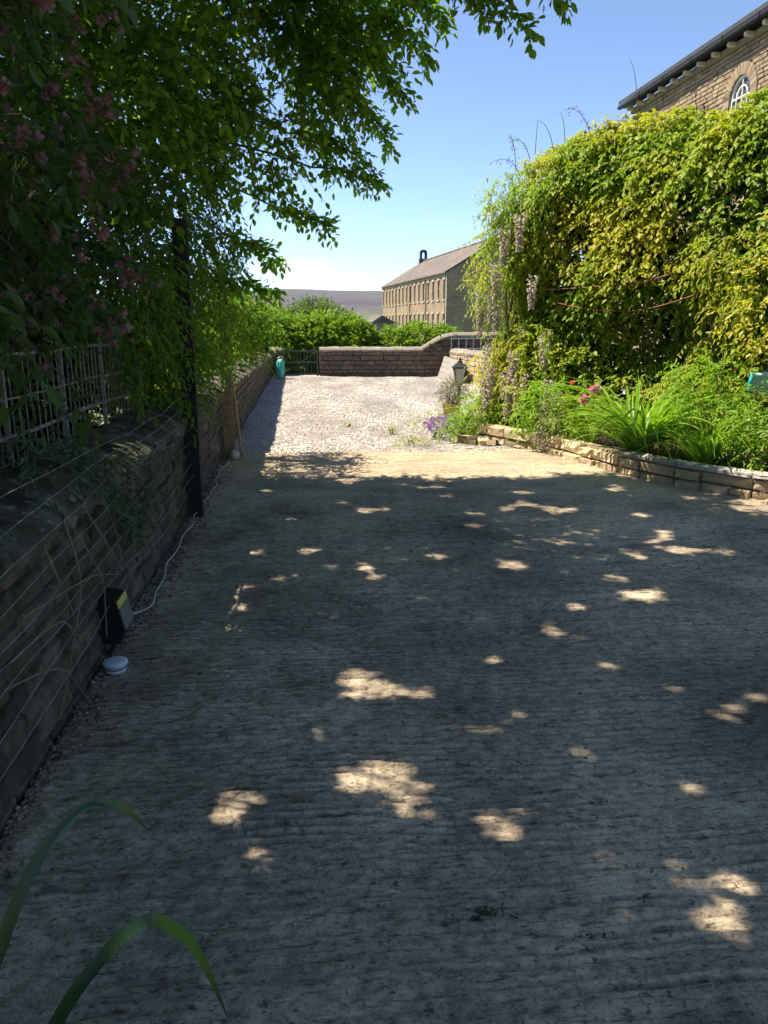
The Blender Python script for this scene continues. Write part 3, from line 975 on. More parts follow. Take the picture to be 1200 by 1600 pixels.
# bell turret on the far end of the ridge: two piers and a rounded head
tp = MP(ML - 1.2, -MDEEP / 2, MRIDGE - .2)
mb = MB(); ta = math.atan2(mn.y, mn.x)
for sgn in (-1, 1):
    mb.box((tp[0] + mn.x * .46 * sgn, tp[1] + mn.y * .46 * sgn, tp[2] + .85), (.36, .7, 1.7), ta)
for k in range(9):
    an = math.pi * (k + .5) / 9
    oo, zz = math.cos(an) * .46, math.sin(an) * .46
    mb.box((tp[0] + mn.x * oo, tp[1] + mn.y * oo, tp[2] + 1.7 + zz), (.37, .72, .36), ta)
mb.box((tp[0], tp[1], tp[2] + .35), (1.5, .95, .9), ta)
mb.build('bell_turret', M['slate'], mill)
wz = {}
for (u0, u1, z0, z1, k, row) in wins:
    if row == 0: continue                                    # ground floor is below the hedge: openings only
    key = (row,)
    if key not in wz:
        w, h = u1 - u0, z1 - z0
        fr = MB()
        for (x, z, sx_, sz_) in [(0, -h / 2 + .05, w, .1), (0, h / 2 - .05, w, .1), (-w / 2 + .05, 0, .1, h - .2), (w / 2 - .05, 0, .1, h - .2), (0, h * .06, w - .2, .13), (0, -h * .22, .06, h * .46), (0, h * .27, .06, h * .32)]:
            fr.box((x, 0, z), (sx_, .09, sz_))
        gl = MB(); gl.box((0, .05, 0), (w, .04, h))
        si = MB(); si.box((0, -.19, -h / 2 - .11), (w + .34, .34, .2)); li = MB(); li.box((0, -.19, h / 2 + .14), (w + .3, .30, .26))
        wz[key] = (gl.mesh('window'), fr.mesh('frame'), si.mesh('sill'), li.mesh('lintel'))
    g0, f0, s0_, l0_ = wz[key]
    p = MP((u0 + u1) / 2, -.24, (z0 + z1) / 2)
    ang = math.atan2(-md.y, -md.x)
    gm = g0.copy() if k % 5 in (1, 3) else g0
    if gm is not g0 and len(gm.materials): gm.materials.clear()
    w_ = mob('window', gm, M['glass_blind'] if gm is not g0 else M['glass'], mill, p, (0, 0, ang))
    for nm, me_, mt in (('frame', f0, M['white']), ('sill', s0_, M['mill_trim']), ('lintel', l0_, M['mill_trim'])):
        q = mob(nm, me_, mt); q.parent = w_; q.location = (0, 0, 0)
for u in (.15, 10.8, 21.5, 32.6):
    mb = MB(); mb.tube([MP(u + .2, .12, MBASE), MP(u + .2, .12, MEAVE - .2)], .085, 6); mb.build('downpipe', M['railpaint'], mill)
for k in range(44):
    mb = MB(); p = MP(.6 + k * (ML - 1) / 43, .09, MEAVE - .30)
    mb.box(p, (.22, .24, .22), math.atan2(md.y, md.x)); mb.build('corbel', M['pale_stone'], mill)
mb = MB(); a_ = MP(0, .2, MEAVE - .09); b_ = MP(ML, .2, MEAVE - .09); mb.tube([a_, b_], .1, 6); mb.build('gutter', M['gutter'], mill)
for z0 in np.arange(-6, 7.3, .62):
    mb = MB(); p = MP(.16, .02, z0 + .3); mb.box(p, (.46 if int(z0 * 10) % 2 else .3, .10, .58), math.atan2(md.y, md.x)); mb.build('quoin', M['pale_stone'], mill)

# small stone outbuilding in front of the mill's far end
ob = thing('outbuilding', 'small low stone outbuilding with a slate roof left of the mill', 'building', (-1.2, 95, -8))
mb = MB(); mb.box((-.55, 96, -3.6), (2.9, 4, 10.0), .24)
mb.build('wall', M['mill'], ob)
mb = MB()
ca, sa = math.cos(.24), math.sin(.24)
V = [(-1.65, -2.2, 1.38), (1.65, -2.2, 1.38), (1.65, 2.2, 1.38), (-1.65, 2.2, 1.38), (-.2, -2.2, 2.3), (-.2, 2.2, 2.3)]
mb.add([(-.55 + x * ca - y * sa, 96 + x * sa + y * ca, z) for x, y, z in V], [(0, 1, 4), (2, 3, 5), (1, 2, 5, 4), (3, 0, 4, 5), (3, 2, 1, 0)])
mb.build('roof', M['mill_roof'], ob)

# ------------------------------------------------------------------ the chapel-like stone building on the right
CA, CB = Vector((8.88, 30.0)), Vector((10.15, 18.6))          # far and near ends of the side wall
cd = (CB - CA).normalized(); CL = (CB - CA).length; cang = math.atan2(cd.y, cd.x)
cn = Vector((cd.y, -cd.x))                                    # outward (left)
CE = 9.02
chap = thing('stone_chapel', 'tall coursed stone building with black gutter and arched window behind the climbers', 'building', (10, 25, 0))


def CP(u, o, z):
    p = CA + cd * u + cn * o
    return (p.x, p.y, z)


mb = MB()
P0 = [CP(0, -.12, -.2), CP(CL, -.12, -.2), CP(CL, -9, -.2), CP(0, -9, -.2)]
P1 = [(x, y, CE - .02) for x, y, z in P0]
apex = [CP(0, -4.6, CE + 2.9), CP(CL, -4.6, CE + 2.9)]
mb.add(P0 + P1 + apex, [(0, 1, 5, 4), (1, 2, 6, 9, 5), (2, 3, 7, 6), (3, 0, 4, 8, 7)])
mb.build('core', M['chapel_core'], chap)
mb = MB()
V = [CP(-.35, .42, CE + .10), CP(CL, .42, CE + .10), CP(CL, -4.6, CE + 3.15), CP(-.35, -4.6, CE + 3.15)]
mb.add(V + [(x, y, z + .12) for x, y, z in V], [(0, 1, 2, 3), (7, 6, 5, 4), (0, 4, 5, 1), (1, 5, 6, 2), (2, 6, 7, 3), (3, 7, 4, 0)])
V = [CP(-.35, -9.5, CE + .10), CP(CL, -9.5, CE + .10), CP(CL, -4.6, CE + 3.15), CP(-.35, -4.6, CE + 3.15)]
mb.add(V + [(x, y, z + .12) for x, y, z in V], [(0, 1, 2, 3), (4, 5, 6, 7), (0, 1, 5, 4), (1, 2, 6, 5), (2, 3, 7, 6), (3, 0, 4, 7)])
mb.build('roof', M['slate'], chap)
# gutter in lengths with joints
for k in range(7):
    u0 = -.4 + k * 1.75
    mb = MB(); mb.box(CP(u0 + .87, .36, CE + .03), (1.75, .14, .13), cang, .03)
    if k: mb.box(CP(u0, .36, CE + .04), (.08, .17, .17), cang, .02)
    mb.build('gutter', M['gutter'], chap)
mb = MB(); mb.box(CP(CL / 2 - .17, .16, CE + .055), (CL + .35, .34, .09), cang); mb.build('soffit', M['gutter'], chap)
k = 0; u = .2
while u < CL:
    mb = MB(); mb.box(CP(u, .16, CE - .14), (.11, .30, .12), cang, .015); mb.build('corbel', M['pale_stone'], chap); u += .82
mb = MB(); mb.box(CP(CL / 2, .035, CE - .17), (CL, .1, .17), cang); mb.build('eaves_course', M['chapel'], chap)
# arched window
AU, AZ_, AR = 7.1, 7.54, .52                                 # position along the wall, springing height, inner radius
cells = []; zz = 5.2; rr = random.Random(9)
while zz < CE - .27:
    hgt = min(.105 + rr.random() * .03, CE - .255 - zz)
    for c4 in course(zz, zz + hgt, CL, .22, .5, 0, rr):
        zc = (c4[2] + c4[3]) / 2
        lim = AR + .30
        if zc < AZ_: half = lim if zc > 6.3 else 0
        else: half = math.sqrt(max(0, lim ** 2 - (zc - AZ_) ** 2))
        a0, a1 = AU - half, AU + half
        if half > 0 and c4[1] > a0 and c4[0] < a1:
            if a0 - c4[0] > .06: cells.append((c4[0], a0, c4[2], c4[3]))
            if c4[1] - a1 > .06: cells.append((a1, c4[1], c4[2], c4[3]))
        else: cells.append(c4)
    zz += hgt
vsC = variants('stone', M['chapel'], 8, .6, .05, 500)
seen = [c4 for c4 in cells if c4[0] < 9.3 and c4[3] > CE - .15 - .30 * c4[1]]
seen = set(sorted(seen, key=lambda c4: -c4[0] - c4[2] * .4)[:300])
place_stones(cells, CP(0, 0, 0), cang, chap, vsC, 'stone', .016, .12, .02, lambda *c4: c4 in seen, M['chapel'])
mb = MB(); mb.box(CP(CL / 2, -.04, 2.5), (CL, .14, 5.39), cang); mb.build('lower_wall', M['chapel'], chap)
nv = 15
for k in range(nv):
    a0, a1 = math.pi * k / nv + .012, math.pi * (k + 1) / nv - .012
    pts = [(AU + r * math.cos(a), AZ_ + r * math.sin(a)) for a, r in ((a0, AR), (a1, AR), (a1, AR + .29), (a0, AR + .29))]
    mb = MB(); V = [CP(u, .035, z) for u, z in pts] + [CP(u, -.12, z) for u, z in pts]
    mb.add(V, [(0, 1, 2, 3), (0, 4, 5, 1), (1, 5, 6, 2), (2, 6, 7, 3), (3, 7, 4, 0)])
    mb.build('voussoir', M['chapel'], chap)
for sgn in (-1, 1):
    for z0 in np.arange(6.3, AZ_ - .05, .35):
        mb = MB(); mb.box(CP(AU + sgn * (AR + .145), -.04, z0 + .17), (.28, .15, .335), cang, .01); mb.build('jamb_stone', M['chapel'], chap)


def arch_ring(mb, r0, r1, o0, o1, zb):
    seq = [(r0, r1, a) for a in np.linspace(0, math.pi, 17)]
    V = []
    pts0 = [(AU + r0, zb)] + [(AU + r0 * math.cos(a), AZ_ + r0 * math.sin(a)) for a in np.linspace(0, math.pi, 17)] + [(AU - r0, zb)]
    pts1 = [(AU + r1, zb)] + [(AU + r1 * math.cos(a), AZ_ + r1 * math.sin(a)) for a in np.linspace(0, math.pi, 17)] + [(AU - r1, zb)]
    k = len(pts0)
    V = [CP(u, o1, z) for u, z in pts0] + [CP(u, o1, z) for u, z in pts1] + [CP(u, o0, z) for u, z in pts0] + [CP(u, o0, z) for u, z in pts1]
    F = []
    for i in range(k - 1):
        F += [(i, i + 1, k + i + 1, k + i), (i, 2 * k + i, 2 * k + i + 1, i + 1)]
    mb.add(V, F)


pts = [(AU + AR, 6.3)] + [(AU + AR * math.cos(a), AZ_ + AR * math.sin(a)) for a in np.linspace(0, math.pi, 17)] + [(AU - AR, 6.3)]
mb = MB(); mb.add([CP(u, -.085, z) for u, z in pts], [tuple(range(len(pts)))])
win = mb.build('window', M['glass'], chap)
mb = MB(); arch_ring(mb, AR - .075, AR - .002, -.085, -.03, 6.3)
for r_ in (.26,): arch_ring(mb, r_ - .02, r_ + .02, -.084, -.04, AZ_)
mb.build('frame', M['white'], win)
for (u_, z_, sx_, sz_) in [(0, 7.1, .035, 1.9), (-.26, 7.0, .03, 1.4), (.26, 7.0, .03, 1.4), (0, AZ_ - .02, .9, .04), (0, 7.15, .9, .03), (0, 6.75, .9, .03)]:
    mb = MB(); mb.box(CP(AU + u_, -.06, z_ if sz_ < .2 else 6.3 + sz_ / 2), (sx_, .045, sz_ - .02 if sz_ > .2 else sz_), cang); mb.build('glazing_bar', M['white'], win)
mb = MB(); mb.tube([CP(5.0, .03, 5), CP(5.0, .03, 7.55)], .03, 6); mb.box(CP(5.15, .04, 7.62), (.2, .06, .26), cang); mb.build('wall_vent', M['chapel_core'], chap)

# ------------------------------------------------------------------ gate at the far end
gate = thing('iron_gate', 'dark green-grey iron gate between the pier and the far wall', 'gate', (-2.55, 23.95, -.05))
gx0, gx1 = -3.06, -2.04
for x in (gx0, gx1):
    mb = MB(); mb.box((x, 23.98, .34), (.05, .05, .80)); mb.build('stile', M['gateiron'], gate)
for z in (.02, .38, .72):
    mb = MB(); mb.box(((gx0 + gx1) / 2, 23.98, z), (gx1 - gx0 - .05, .035, .04)); mb.build('rail', M['gateiron'], gate)
for k in range(9):
    x = gx0 + (k + 1) * (gx1 - gx0) / 10
    mb = MB(); mb.tube([(x, 23.98, .04), (x, 23.98, .70)], .009, 6); mb.build('bar', M['gateiron'], gate)
mb = MB(); mb.tube([(gx0 + .03, 23.955, .05), (gx1 - .03, 23.955, .70)], .011, 6); mb.build('brace', M['gateiron'], gate)

# grey railing in front of the raised part of the far wall
rl = thing('grey_railing', 'grey metal railing in front of the raised end of the far wall', 'railing', (2.4, 23.6, 0))
for x in (2.02, 2.24, 2.46, 2.68, 2.9, 3.12, 3.34):
    mb = MB(); mb.box((x, 23.55, .55), (.022, .022, 1.16)); mb.build('bar', M['greyrail'], rl)
for z in (.80, 1.10):
    mb = MB(); mb.box((2.68, 23.552, z), (1.36, .028, .03)); mb.build('rail', M['greyrail'], rl)
# leaning grey board
bd = thing('leaning_board', 'weathered grey timber board leaning at the foot of the return wall', 'board', (1.9, 22.6, -.05))
A0, B0 = Vector((1.62, 23.55, -.03)), Vector((2.0, 21.0, -.03)); up = Vector((.20, .04, .62))
for k in range(4):
    a_, b_ = A0 + up * (k / 4 + .006), B0 + up * (k / 4 + .006) - up * (.15 * k / 4); c_, d__ = B0 + up * ((k + .94) / 4) - up * (.15 * k / 4), A0 + up * ((k + .94) / 4)
    off = Vector((.03, .005, 0))
    mb = MB(); V = [a_, b_, c_, d__, a_ + off, b_ + off, c_ + off, d__ + off]
    mb.add(V, [(3, 2, 1, 0), (4, 5, 6, 7), (0, 1, 5, 4), (1, 2, 6, 5), (2, 3, 7, 6), (3, 0, 4, 7)]); mb.build('plank', M['board'], bd)
# turquoise sack slumped against the end of the wall
mb = MB(); nseg, nring = 22, 12
V = []
for i in range(nring):
    t_ = i / (nring - 1); zz = -.04 + .56 * t_
    rad = .155 * (math.sin(min(1, t_ * 1.6 + .35) * math.pi / 2)) * (1 - .28 * t_) * (.5 if i == nring - 1 else 1)
    for k in range(nseg):
        an = 2 * math.pi * k / nseg
        r_ = rad * (1 + .16 * math.sin(an * 5 + t_ * 2) * (.3 + t_) + .06 * math.sin(an * 9 + 7 * t_))
        V.append((-3.07 + r_ * math.cos(an) * .85 + .03 * t_, 23.0 + r_ * math.sin(an) * 1.1, zz))
F = [(i * nseg + k, i * nseg + (k + 1) % nseg, (i + 1) * nseg + (k + 1) % nseg, (i + 1) * nseg + k) for i in range(nring - 1) for k in range(nseg)]
F += [tuple(range(nseg))[::-1], tuple((nring - 1) * nseg + k for k in range(nseg))]
sack = thing('plastic_sack', 'turquoise plastic sack slumped against the far end of the left wall', 'sack', (-3.07, 23.0, -.04))
mb.add(V, F); mb.build('sack_body', M['turq'], sack, True)
mb = MB(); mb.tube([(-3.10, 22.86, .44), (-3.10, 22.84, .56), (-3.03, 22.9, .60), (-2.98, 23.0, .56), (-2.99, 23.02, .45)], .012, 6); mb.build('handle', M['whiteplastic'], sack)

# ------------------------------------------------------------------ post-and-wire fence against the near wall
fence = thing('wire_fence', 'post and wire fence strung along the near stone wall', 'fence', W(4, .08))
p1, p2 = W(4.08, .085), W(6.98, .10)
mb = MB(); mb.box((p1[0], p1[1], 1.16), (.105, .11, 2.42), WANG, .006); o = mb.build('post', M['post_dark'], fence); o['label'] = 'nearly black creosoted post nearest the camera'
mb = MB(); mb.box((p2[0], p2[1], 1.1), (.10, .115, 2.30), WANG, .006); o = mb.build('post', M['post_wood'], fence); o['label'] = 'brown weathered post at the edge of the concrete'
mb = MB()
a_ = Vector(W(7.06, .245, -.03)); b_ = Vector(W(7.05, .165, .98))
sd = Vector((VX, VY, 0)) * .06; th = Vector((NX, NY, .27)) * .025
V = [a_ - sd, a_ + sd, b_ + sd, b_ - sd]; V = V + [v - th for v in V]
mb.add(V, [(0, 1, 2, 3), (7, 6, 5, 4), (0, 4, 5, 1), (1, 5, 6, 2), (2, 6, 7, 3), (3, 7, 4, 0)]); o = mb.build('prop', M['post_wood'], fence)
o['label'] = 'slanting timber prop against the brown post'
for k in range(9):
    z = .26 + k * .098
    mb = MB(); pts = []
    for i in range(25):
        s = -1.2 + i * (6.98 + 1.2) / 24
        sag = -.012 * math.sin(math.pi * ((s + 1.2) % 2.7) / 2.7) + .006 * math.sin(s * 5 + k)
        pts.append(W(s, .075 + .012 * math.sin(s * 3 + k * 2), z + sag + (.03 * math.sin(s * 1.1 + k) if s < 3 else 0)))
    mb.tube(pts, .0014, 4); mb.build('wire', M['wire'], fence)
for k in range(5):
    z = 1.2 + k * .24
    mb = MB(); mb.tube([W(s, .08, z + .01 * math.sin(s * 2 + k)) for s in np.linspace(4.1, 6.98, 9)], .0021, 4); mb.build('wire', M['wire'], fence)
# a round cobble at the foot of the brown post
mb = MB(); mb.lathe((0, 0, 0), [(.02, -.045), (.055, -.02), (.06, .02), (.045, .05), (.015, .065)], 10); c_ = W(6.82, .17, .045)
tag(mob('cobble', mb.mesh('cobble', True), M['pale_stone'], None, c_), 'round pale cobble at the foot of the brown post', 'stone')

# ------------------------------------------------------------------ cream railing on the wall top
rail = thing('wall_railing', 'flaking cream metal railing standing on the top of the left wall', 'railing', W(2.5, -.30, .9))
def rt(s): return wall_h(s) + .15
for s in (-.9, .15, 1.2, 2.05, 2.9, 3.75):
    mb = MB(); mb.box(W(s, -.30, rt(s) + .27), (.022, .02, .62), WANG); mb.build('post', M['railpaint'], rail)
    mb = MB(); mb.box(W(s, -.25, rt(s) - .0), (.03, .14, .014), WANG); mb.build('foot', M['railpaint'], rail)
for (dz, th) in ((.055, .006), (.17, .017), (.34, .006), (.535, .014)):
    mb = MB(); pts = [W(s, -.30, rt(s) + dz + .006 * math.sin(s * 3)) for s in np.linspace(-1.3, 4.2, 23)]
    mb.tube(pts, th / 2 + .002, 5); mb.build('rail', M['railpaint'], rail)
for k in range(62):
    s = -1.25 + k * .0875
    mb = MB(); mb.tube([W(s, -.30, rt(s) + .05), W(s + .01 * math.sin(k * 2.3), -.30, rt(s) + .56)], .0036, 5); mb.build('baluster', M['railpaint'], rail)

# ------------------------------------------------------------------ black box on the wall, its cable, and the tub
bx = thing('junction_box', 'black plastic box with grey lid and yellow sticker low on the wall', 'box', W(1.45, .09, .1))
def BP(s, d, z): return W(1.30 + s * .85, d, z)
prof = [(-.01, .075), (.105, .085), (.130, .15), (.098, .295), (-.01, .315)]
mb = MB(); V = [BP(-.105, d, z) for d, z in prof] + [BP(.105, d, z) for d, z in prof]; k = len(prof)
mb.add(V, [tuple(range(k)), tuple(range(k, 2 * k))[::-1]] + [(i, k + i, k + (i + 1) % k, (i + 1) % k) for i in range(k)])
mb.build('housing', M['black'], bx)
mb = MB(); V = [BP(-.10, .136, .150), BP(.10, .136, .150), BP(.10, .1125, .257), BP(-.10, .1125, .257)]
V2 = [BP(-.10, .126, .148), BP(.10, .126, .148), BP(.10, .1025, .255), BP(-.10, .1025, .255)]
mb.add(V + V2, [(0, 1, 2, 3), (0, 4, 5, 1), (1, 5, 6, 2), (2, 6, 7, 3), (3, 7, 4, 0)]); lid = mb.build('lid', M['greyplastic'], bx)
mb = MB(); V = [BP(-.10, .1120, .260), BP(.10, .1120, .260), BP(.10, .1045, .293), BP(-.10, .1045, .293)]
V2 = [BP(-.10, .102, .258), BP(.10, .102, .258), BP(.10, .0945, .291), BP(-.10, .0945, .291)]
mb.add(V + V2, [(0, 1, 2, 3), (0, 4, 5, 1), (1, 5, 6, 2), (2, 6, 7, 3), (3, 7, 4, 0)]); mb.build('sticker', M['yellow'], lid)
for sgn in (-.06, .06):
    mb = MB(); mb.tube([BP(sgn, .06, .08), BP(sgn, .06, .05), BP(sgn * 1.2, .04, .02)], .012, 8); mb.build('cable_gland', M['black'], bx)
cab = thing('white_cable', 'thin white cable running along the foot of the left wall', 'cable', W(4, .12, 0))
pts = []
for s in np.linspace(1.39, 7.1, 60):
    t_ = (s - 1.56) / 5.5
    pts.append(W(s, .095 + .02 * math.sin(s * 4) + .012 * math.sin(s * 11), .012 + .13 * math.exp(-((s - 1.3) / .4) ** 2) + .05 * max(0, math.sin(s * 2.2)) * (s < 4.2)))
mb = MB(); mb.tube(pts, .0036, 6); mb.build('cable_run', M['cable'], cab, True)
tub = thing('plastic_tub', 'upturned white plastic tub on the ground below the black box', 'tub', W(1.08, .105, 0))
mb = MB(); tw = W(1.08, .105, 0)
mb.lathe((tw[0], tw[1], .0), [(.046, .0), (.050, .008), (.050, .034), (.056, .036), (.057, .048), (.052, .052), (.03, .054), (.005, .054)], 22); mb.build('bowl', M['whiteplastic'], tub, True)
mb = MB(); mb.tube([(tw[0] + .0505 * math.cos(a), tw[1] + .0505 * math.sin(a), .022) for a in np.linspace(0, 2 * math.pi, 25)], .0035, 5); mb.build('rim_band', M['greyplastic'], tub)

# ------------------------------------------------------------------ lantern by the bed
la = thing('garden_lantern', 'small black four-sided lantern with milky glass on a short post', 'lantern', (1.36, 14, -.05))
lx, ly = 1.36, 14.0
mb = MB(); mb.tube([(lx, ly, -.06), (lx, ly, .50)], .03, 10); mb.lathe((lx, ly, .48), [(.03, 0), (.06, .02), (.06, .035), (.03, .05)], 12); mb.build('post', M['iron'], la)
mb = MB()
b_, t_ = .062, .105
V = [(lx + sx_ * b_, ly + sy_ * b_, .53) for sx_, sy_ in ((-1, -1), (1, -1), (1, 1), (-1, 1))] + [(lx + sx_ * t_, ly + sy_ * t_, .78) for sx_, sy_ in ((-1, -1), (1, -1), (1, 1), (-1, 1))]
mb.add(V, [(3, 2, 1, 0), (4, 5, 6, 7), (0, 1, 5, 4), (1, 2, 6, 5), (2, 3, 7, 6), (3, 0, 4, 7)]); mb.build('glass', M['glassmilk'], la)
for k in range(4):
    mb = MB(); mb.tube([V[k], V[k + 4]], .011, 6); mb.build('corner_bar', M['iron'], la)
mb = MB(); V2 = [(lx + sx_ * .135, ly + sy_ * .135, .785) for sx_, sy_ in ((-1, -1), (1, -1), (1, 1), (-1, 1))] + [(lx + sx_ * .135, ly + sy_ * .135, .805) for sx_, sy_ in ((-1, -1), (1, -1), (1, 1), (-1, 1))] + [(lx + sx_ * .04, ly + sy_ * .04, .89) for sx_, sy_ in ((-1, -1), (1, -1), (1, 1), (-1, 1))]
mb.add(V2, [(3, 2, 1, 0), (8, 9, 10, 11)] + [(r * 4 + k, r * 4 + (k + 1) % 4, r * 4 + 4 + (k + 1) % 4, r * 4 + 4 + k) for r in range(2) for k in range(4)]); mb.build('roof', M['iron'], la)
mb = MB(); mb.lathe((lx, ly, .89), [(.04, 0), (.045, .02), (.02, .035), (.022, .05), (.004, .10)], 10); mb.build('finial', M['iron'], la)

# ------------------------------------------------------------------ blue tub on a stool among the shrubs
stl = thing('garden_stool', 'wooden stool hidden in the golden shrub under the blue tub', 'stool', (3.95, 8.1, .17))
mb = MB(); mb.lathe((3.95, 8.1, .82), [(.16, 0), (.175, .015), (.16, .035)], 18); mb.build('seat', M['post_wood'], stl)
for sx_, sy_ in ((-1, -1), (1, -1), (1, 1), (-1, 1)):
    mb = MB(); mb.tube([(3.95 + sx_ * .13, 8.1 + sy_ * .13, .16), (3.95 + sx_ * .09, 8.1 + sy_ * .09, .83)], .018, 8); mb.build('leg', M['post_wood'], stl)
tb = thing('blue_tub', 'pale blue plastic tub with a teal handle among the golden leaves', 'tub', (3.95, 8.1, .857))
mb = MB(); mb.lathe((3.95, 8.1, .857), [(.10, 0), (.135, .19), (.15, .20), (.15, .225), (.13, .225), (.12, .19), (.09, .03)], 22); mb.build('bowl', M['paleblue'], tb, True)
mb = MB(); mb.tube([(3.95 - .15, 8.02, 1.07), (3.95 - .20, 7.96, 1.0), (3.95 - .21, 7.95, .92), (3.95 - .14, 8.0, .88)], .018, 8); mb.build('handle', M['teal'], tb)

# ------------------------------------------------------------------ foliage helpers
LEAF4 = (np.array([(0, 0, 0), (.5, .42, .10), (0, 1, -.06), (-.5, .42, .10)]), np.array([(0, 1, 2), (0, 2, 3)]))
LEAF6 = (np.array([(0, 0, 0), (.40, .28, .07), (.42, .62, .06), (0, 1, -.10), (-.42, .62, .06), (-.40, .28, .07), (0, .45, -.03)]),
         np.array([(0, 1, 6), (1, 2, 6), (2, 3, 6), (3, 4, 6), (4, 5, 6), (5, 0, 6)]))

def leaf_mesh(name, P, D, Nn, L, Wd, tpl=LEAF4):
    T, F = tpl
    D = unit(D); X = unit(np.cross(D, Nn)); Z = np.cross(X, D)
    L = np.broadcast_to(L, len(P))[:, None, None]; Wd = np.broadcast_to(Wd, len(P))[:, None, None]
    V = P[:, None] + X[:, None] * (T[None, :, 0:1] * Wd) + D[:, None] * (T[None, :, 1:2] * L) + Z[:, None] * (T[None, :, 2:3] * L)
    k = len(T)
    Fa = (F[None] + np.arange(len(P))[:, None, None] * k).reshape(-1, 3)
    return mesh_np(name, V.reshape(-1, 3), Fa)

def rand_dir(N):
    return unit(rng.normal(size=(N, 3)))

def twig_leaves(P, D, k, tl, sag=.25, spread=.9, droop=.15, jitter=.35, up=1.0):
    """k leaves alternately along twigs that start at P and run along D; returns leaf pos, dir, normal"""
    N = len(P); D = unit(D); tl = np.broadcast_to(tl, N)
    side = unit(np.cross(D, np.array([0, 0, 1.0]) + rng.normal(size=(N, 3)) * .25))
    Ps, Ds, Ns = [], [], []
    for i in range(k):
        t = (i + .6) / k
        p = P + D * (tl * t)[:, None]
        p[:, 2] -= sag * tl * t * t
        sg = 1 if i % 2 == 0 else -1
        if i == k - 1: d = D + rng.normal(size=(N, 3)) * .2
        else: d = D * .55 + side * sg * spread + rng.normal(size=(N, 3)) * jitter
        d[:, 2] -= droop + sag * t
        nn = np.array([0, 0, up]) + rng.normal(size=(N, 3)) * .55
        Ps.append(p); Ds.append(d); Ns.append(nn)
    return np.concatenate(Ps), np.concatenate(Ds), np.concatenate(Ns)

def blob_points(blobs, N, shell=.5, nscale=2.2, thr=.38, seed=1, keep=None):
    """points in ellipsoids (centre, radii), crowded toward the skin, thinned by noise so that gaps and clumps form"""
    vol = np.array([r[0] * r[1] + r[1] * r[2] + r[0] * r[2] for c, r in blobs]); vol = vol / vol.sum()
    P, O = [], []
    tot = 0; tries = 0
    while tot < N and tries < 30:
        tries += 1
        idx = rng.choice(len(blobs), size=N, p=vol)
        C = np.array([b[0] for b in blobs])[idx]; Rr = np.array([b[1] for b in blobs])[idx]
        d = rand_dir(N); rad = (shell + (1 - shell) * rng.random(N)) ** .7
        p = C + d * Rr * rad[:, None]
        ok = vnoise(p, nscale, seed) * .7 + vnoise(p, nscale * 2.7, seed + 1) * .3 > thr
        if keep is not None: ok &= keep(p)
        P.append(p[ok]); O.append(unit(d / Rr)[ok]); tot += ok.sum()
    P = np.concatenate(P)[:N]; O = np.concatenate(O)[:N]
    return P, O

def twig_tubes(P, D, tl, sag, r=.003):
    """thin three-sided twigs as arrays"""
    N = len(P); D = unit(D); tl = np.broadcast_to(tl, N)
    a = unit(np.cross(D, rand_dir(N))); b = np.cross(D, a)
    V = []
    for t, rr in ((0, 1.0), (.5, .7), (1.0, .3)):
        p = P + D * (tl * t)[:, None]; p[:, 2] -= sag * tl * t * t
        for k in range(3):
            an = 2 * math.pi * k / 3
            V.append(p + (a * math.cos(an) + b * math.sin(an)) * r * rr)
    V = np.stack(V, 1)
    F = []
    for i in range(2):
        for k in range(3): F.append((i * 3 + k, i * 3 + (k + 1) % 3, i * 3 + 3 + (k + 1) % 3, i * 3 + 3 + k))
    F = np.array(F)
    Fa = (F[None] + np.arange(N)[:, None, None] * 9).reshape(-1, 4)
    return V.reshape(-1, 3), Fa

def curve(p0, p1, p2, n=8):
    p0, p1, p2 = Vector(p0), Vector(p1), Vector(p2)
    return [p0 * (1 - t) ** 2 + p1 * 2 * t * (1 - t) + p2 * t * t for t in np.linspace(0, 1, n)]

def view(P):
    """camera image pixels of points, for trimming foliage to its outline in the image"""
    th = R(13.946); Z = P[:, 2] - 1.6
    f = P[:, 1] * math.cos(th) - Z * math.sin(th); u = P[:, 1] * math.sin(th) + Z * math.cos(th)
    f = np.maximum(f, .01)
    return 600 + 1200 * P[:, 0] / f, 800 - 1200 * u / f

M['leaf_tree'] = leaf_mat('tree_leaf', [(.10, .20, .022), (.145, .26, .03), (.19, .30, .036), (.115, .22, .028)], .66, .5, (1.3, 1.4, .45))
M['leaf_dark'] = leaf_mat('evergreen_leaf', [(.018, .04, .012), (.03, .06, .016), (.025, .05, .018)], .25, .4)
M['leaf_weig'] = leaf_mat('weigela_leaf', [(.055, .11, .026), (.075, .14, .034), (.10, .14, .05), (.06, .11, .032)], .48, .45)
M['petal'] = leaf_mat('pink_petal', [(.30, .14, .16), (.36, .20, .205), (.26, .115, .14)], .45, .55, (1.1, .7, .7), spec=.2)
M['leaf_wist'] = leaf_mat('wisteria_leaflet', [(.17, .29, .018), (.24, .36, .02), (.30, .38, .025), (.19, .30, .018)], .5, .5, patch=(.40, .36, .03), patch_scale=1.6)
M['leaf_lime'] = leaf_mat('lime_leaflet', [(.17, .33, .018), (.25, .40, .02), (.14, .28, .016)], .5, .5)
M['leaf_vine'] = leaf_mat('climber_leaf', [(.12, .23, .016), (.18, .30, .02), (.27, .34, .024), (.14, .25, .02), (.33, .34, .03), (.20, .32, .02)], .45, .5, patch=(.44, .40, .03), patch_scale=.9, spec=.22)
M['leaf_inner'] = leaf_mat('inner_climber_leaf', [(.03, .075, .012), (.045, .10, .014), (.06, .10, .018)], .35, .5, spec=.2)
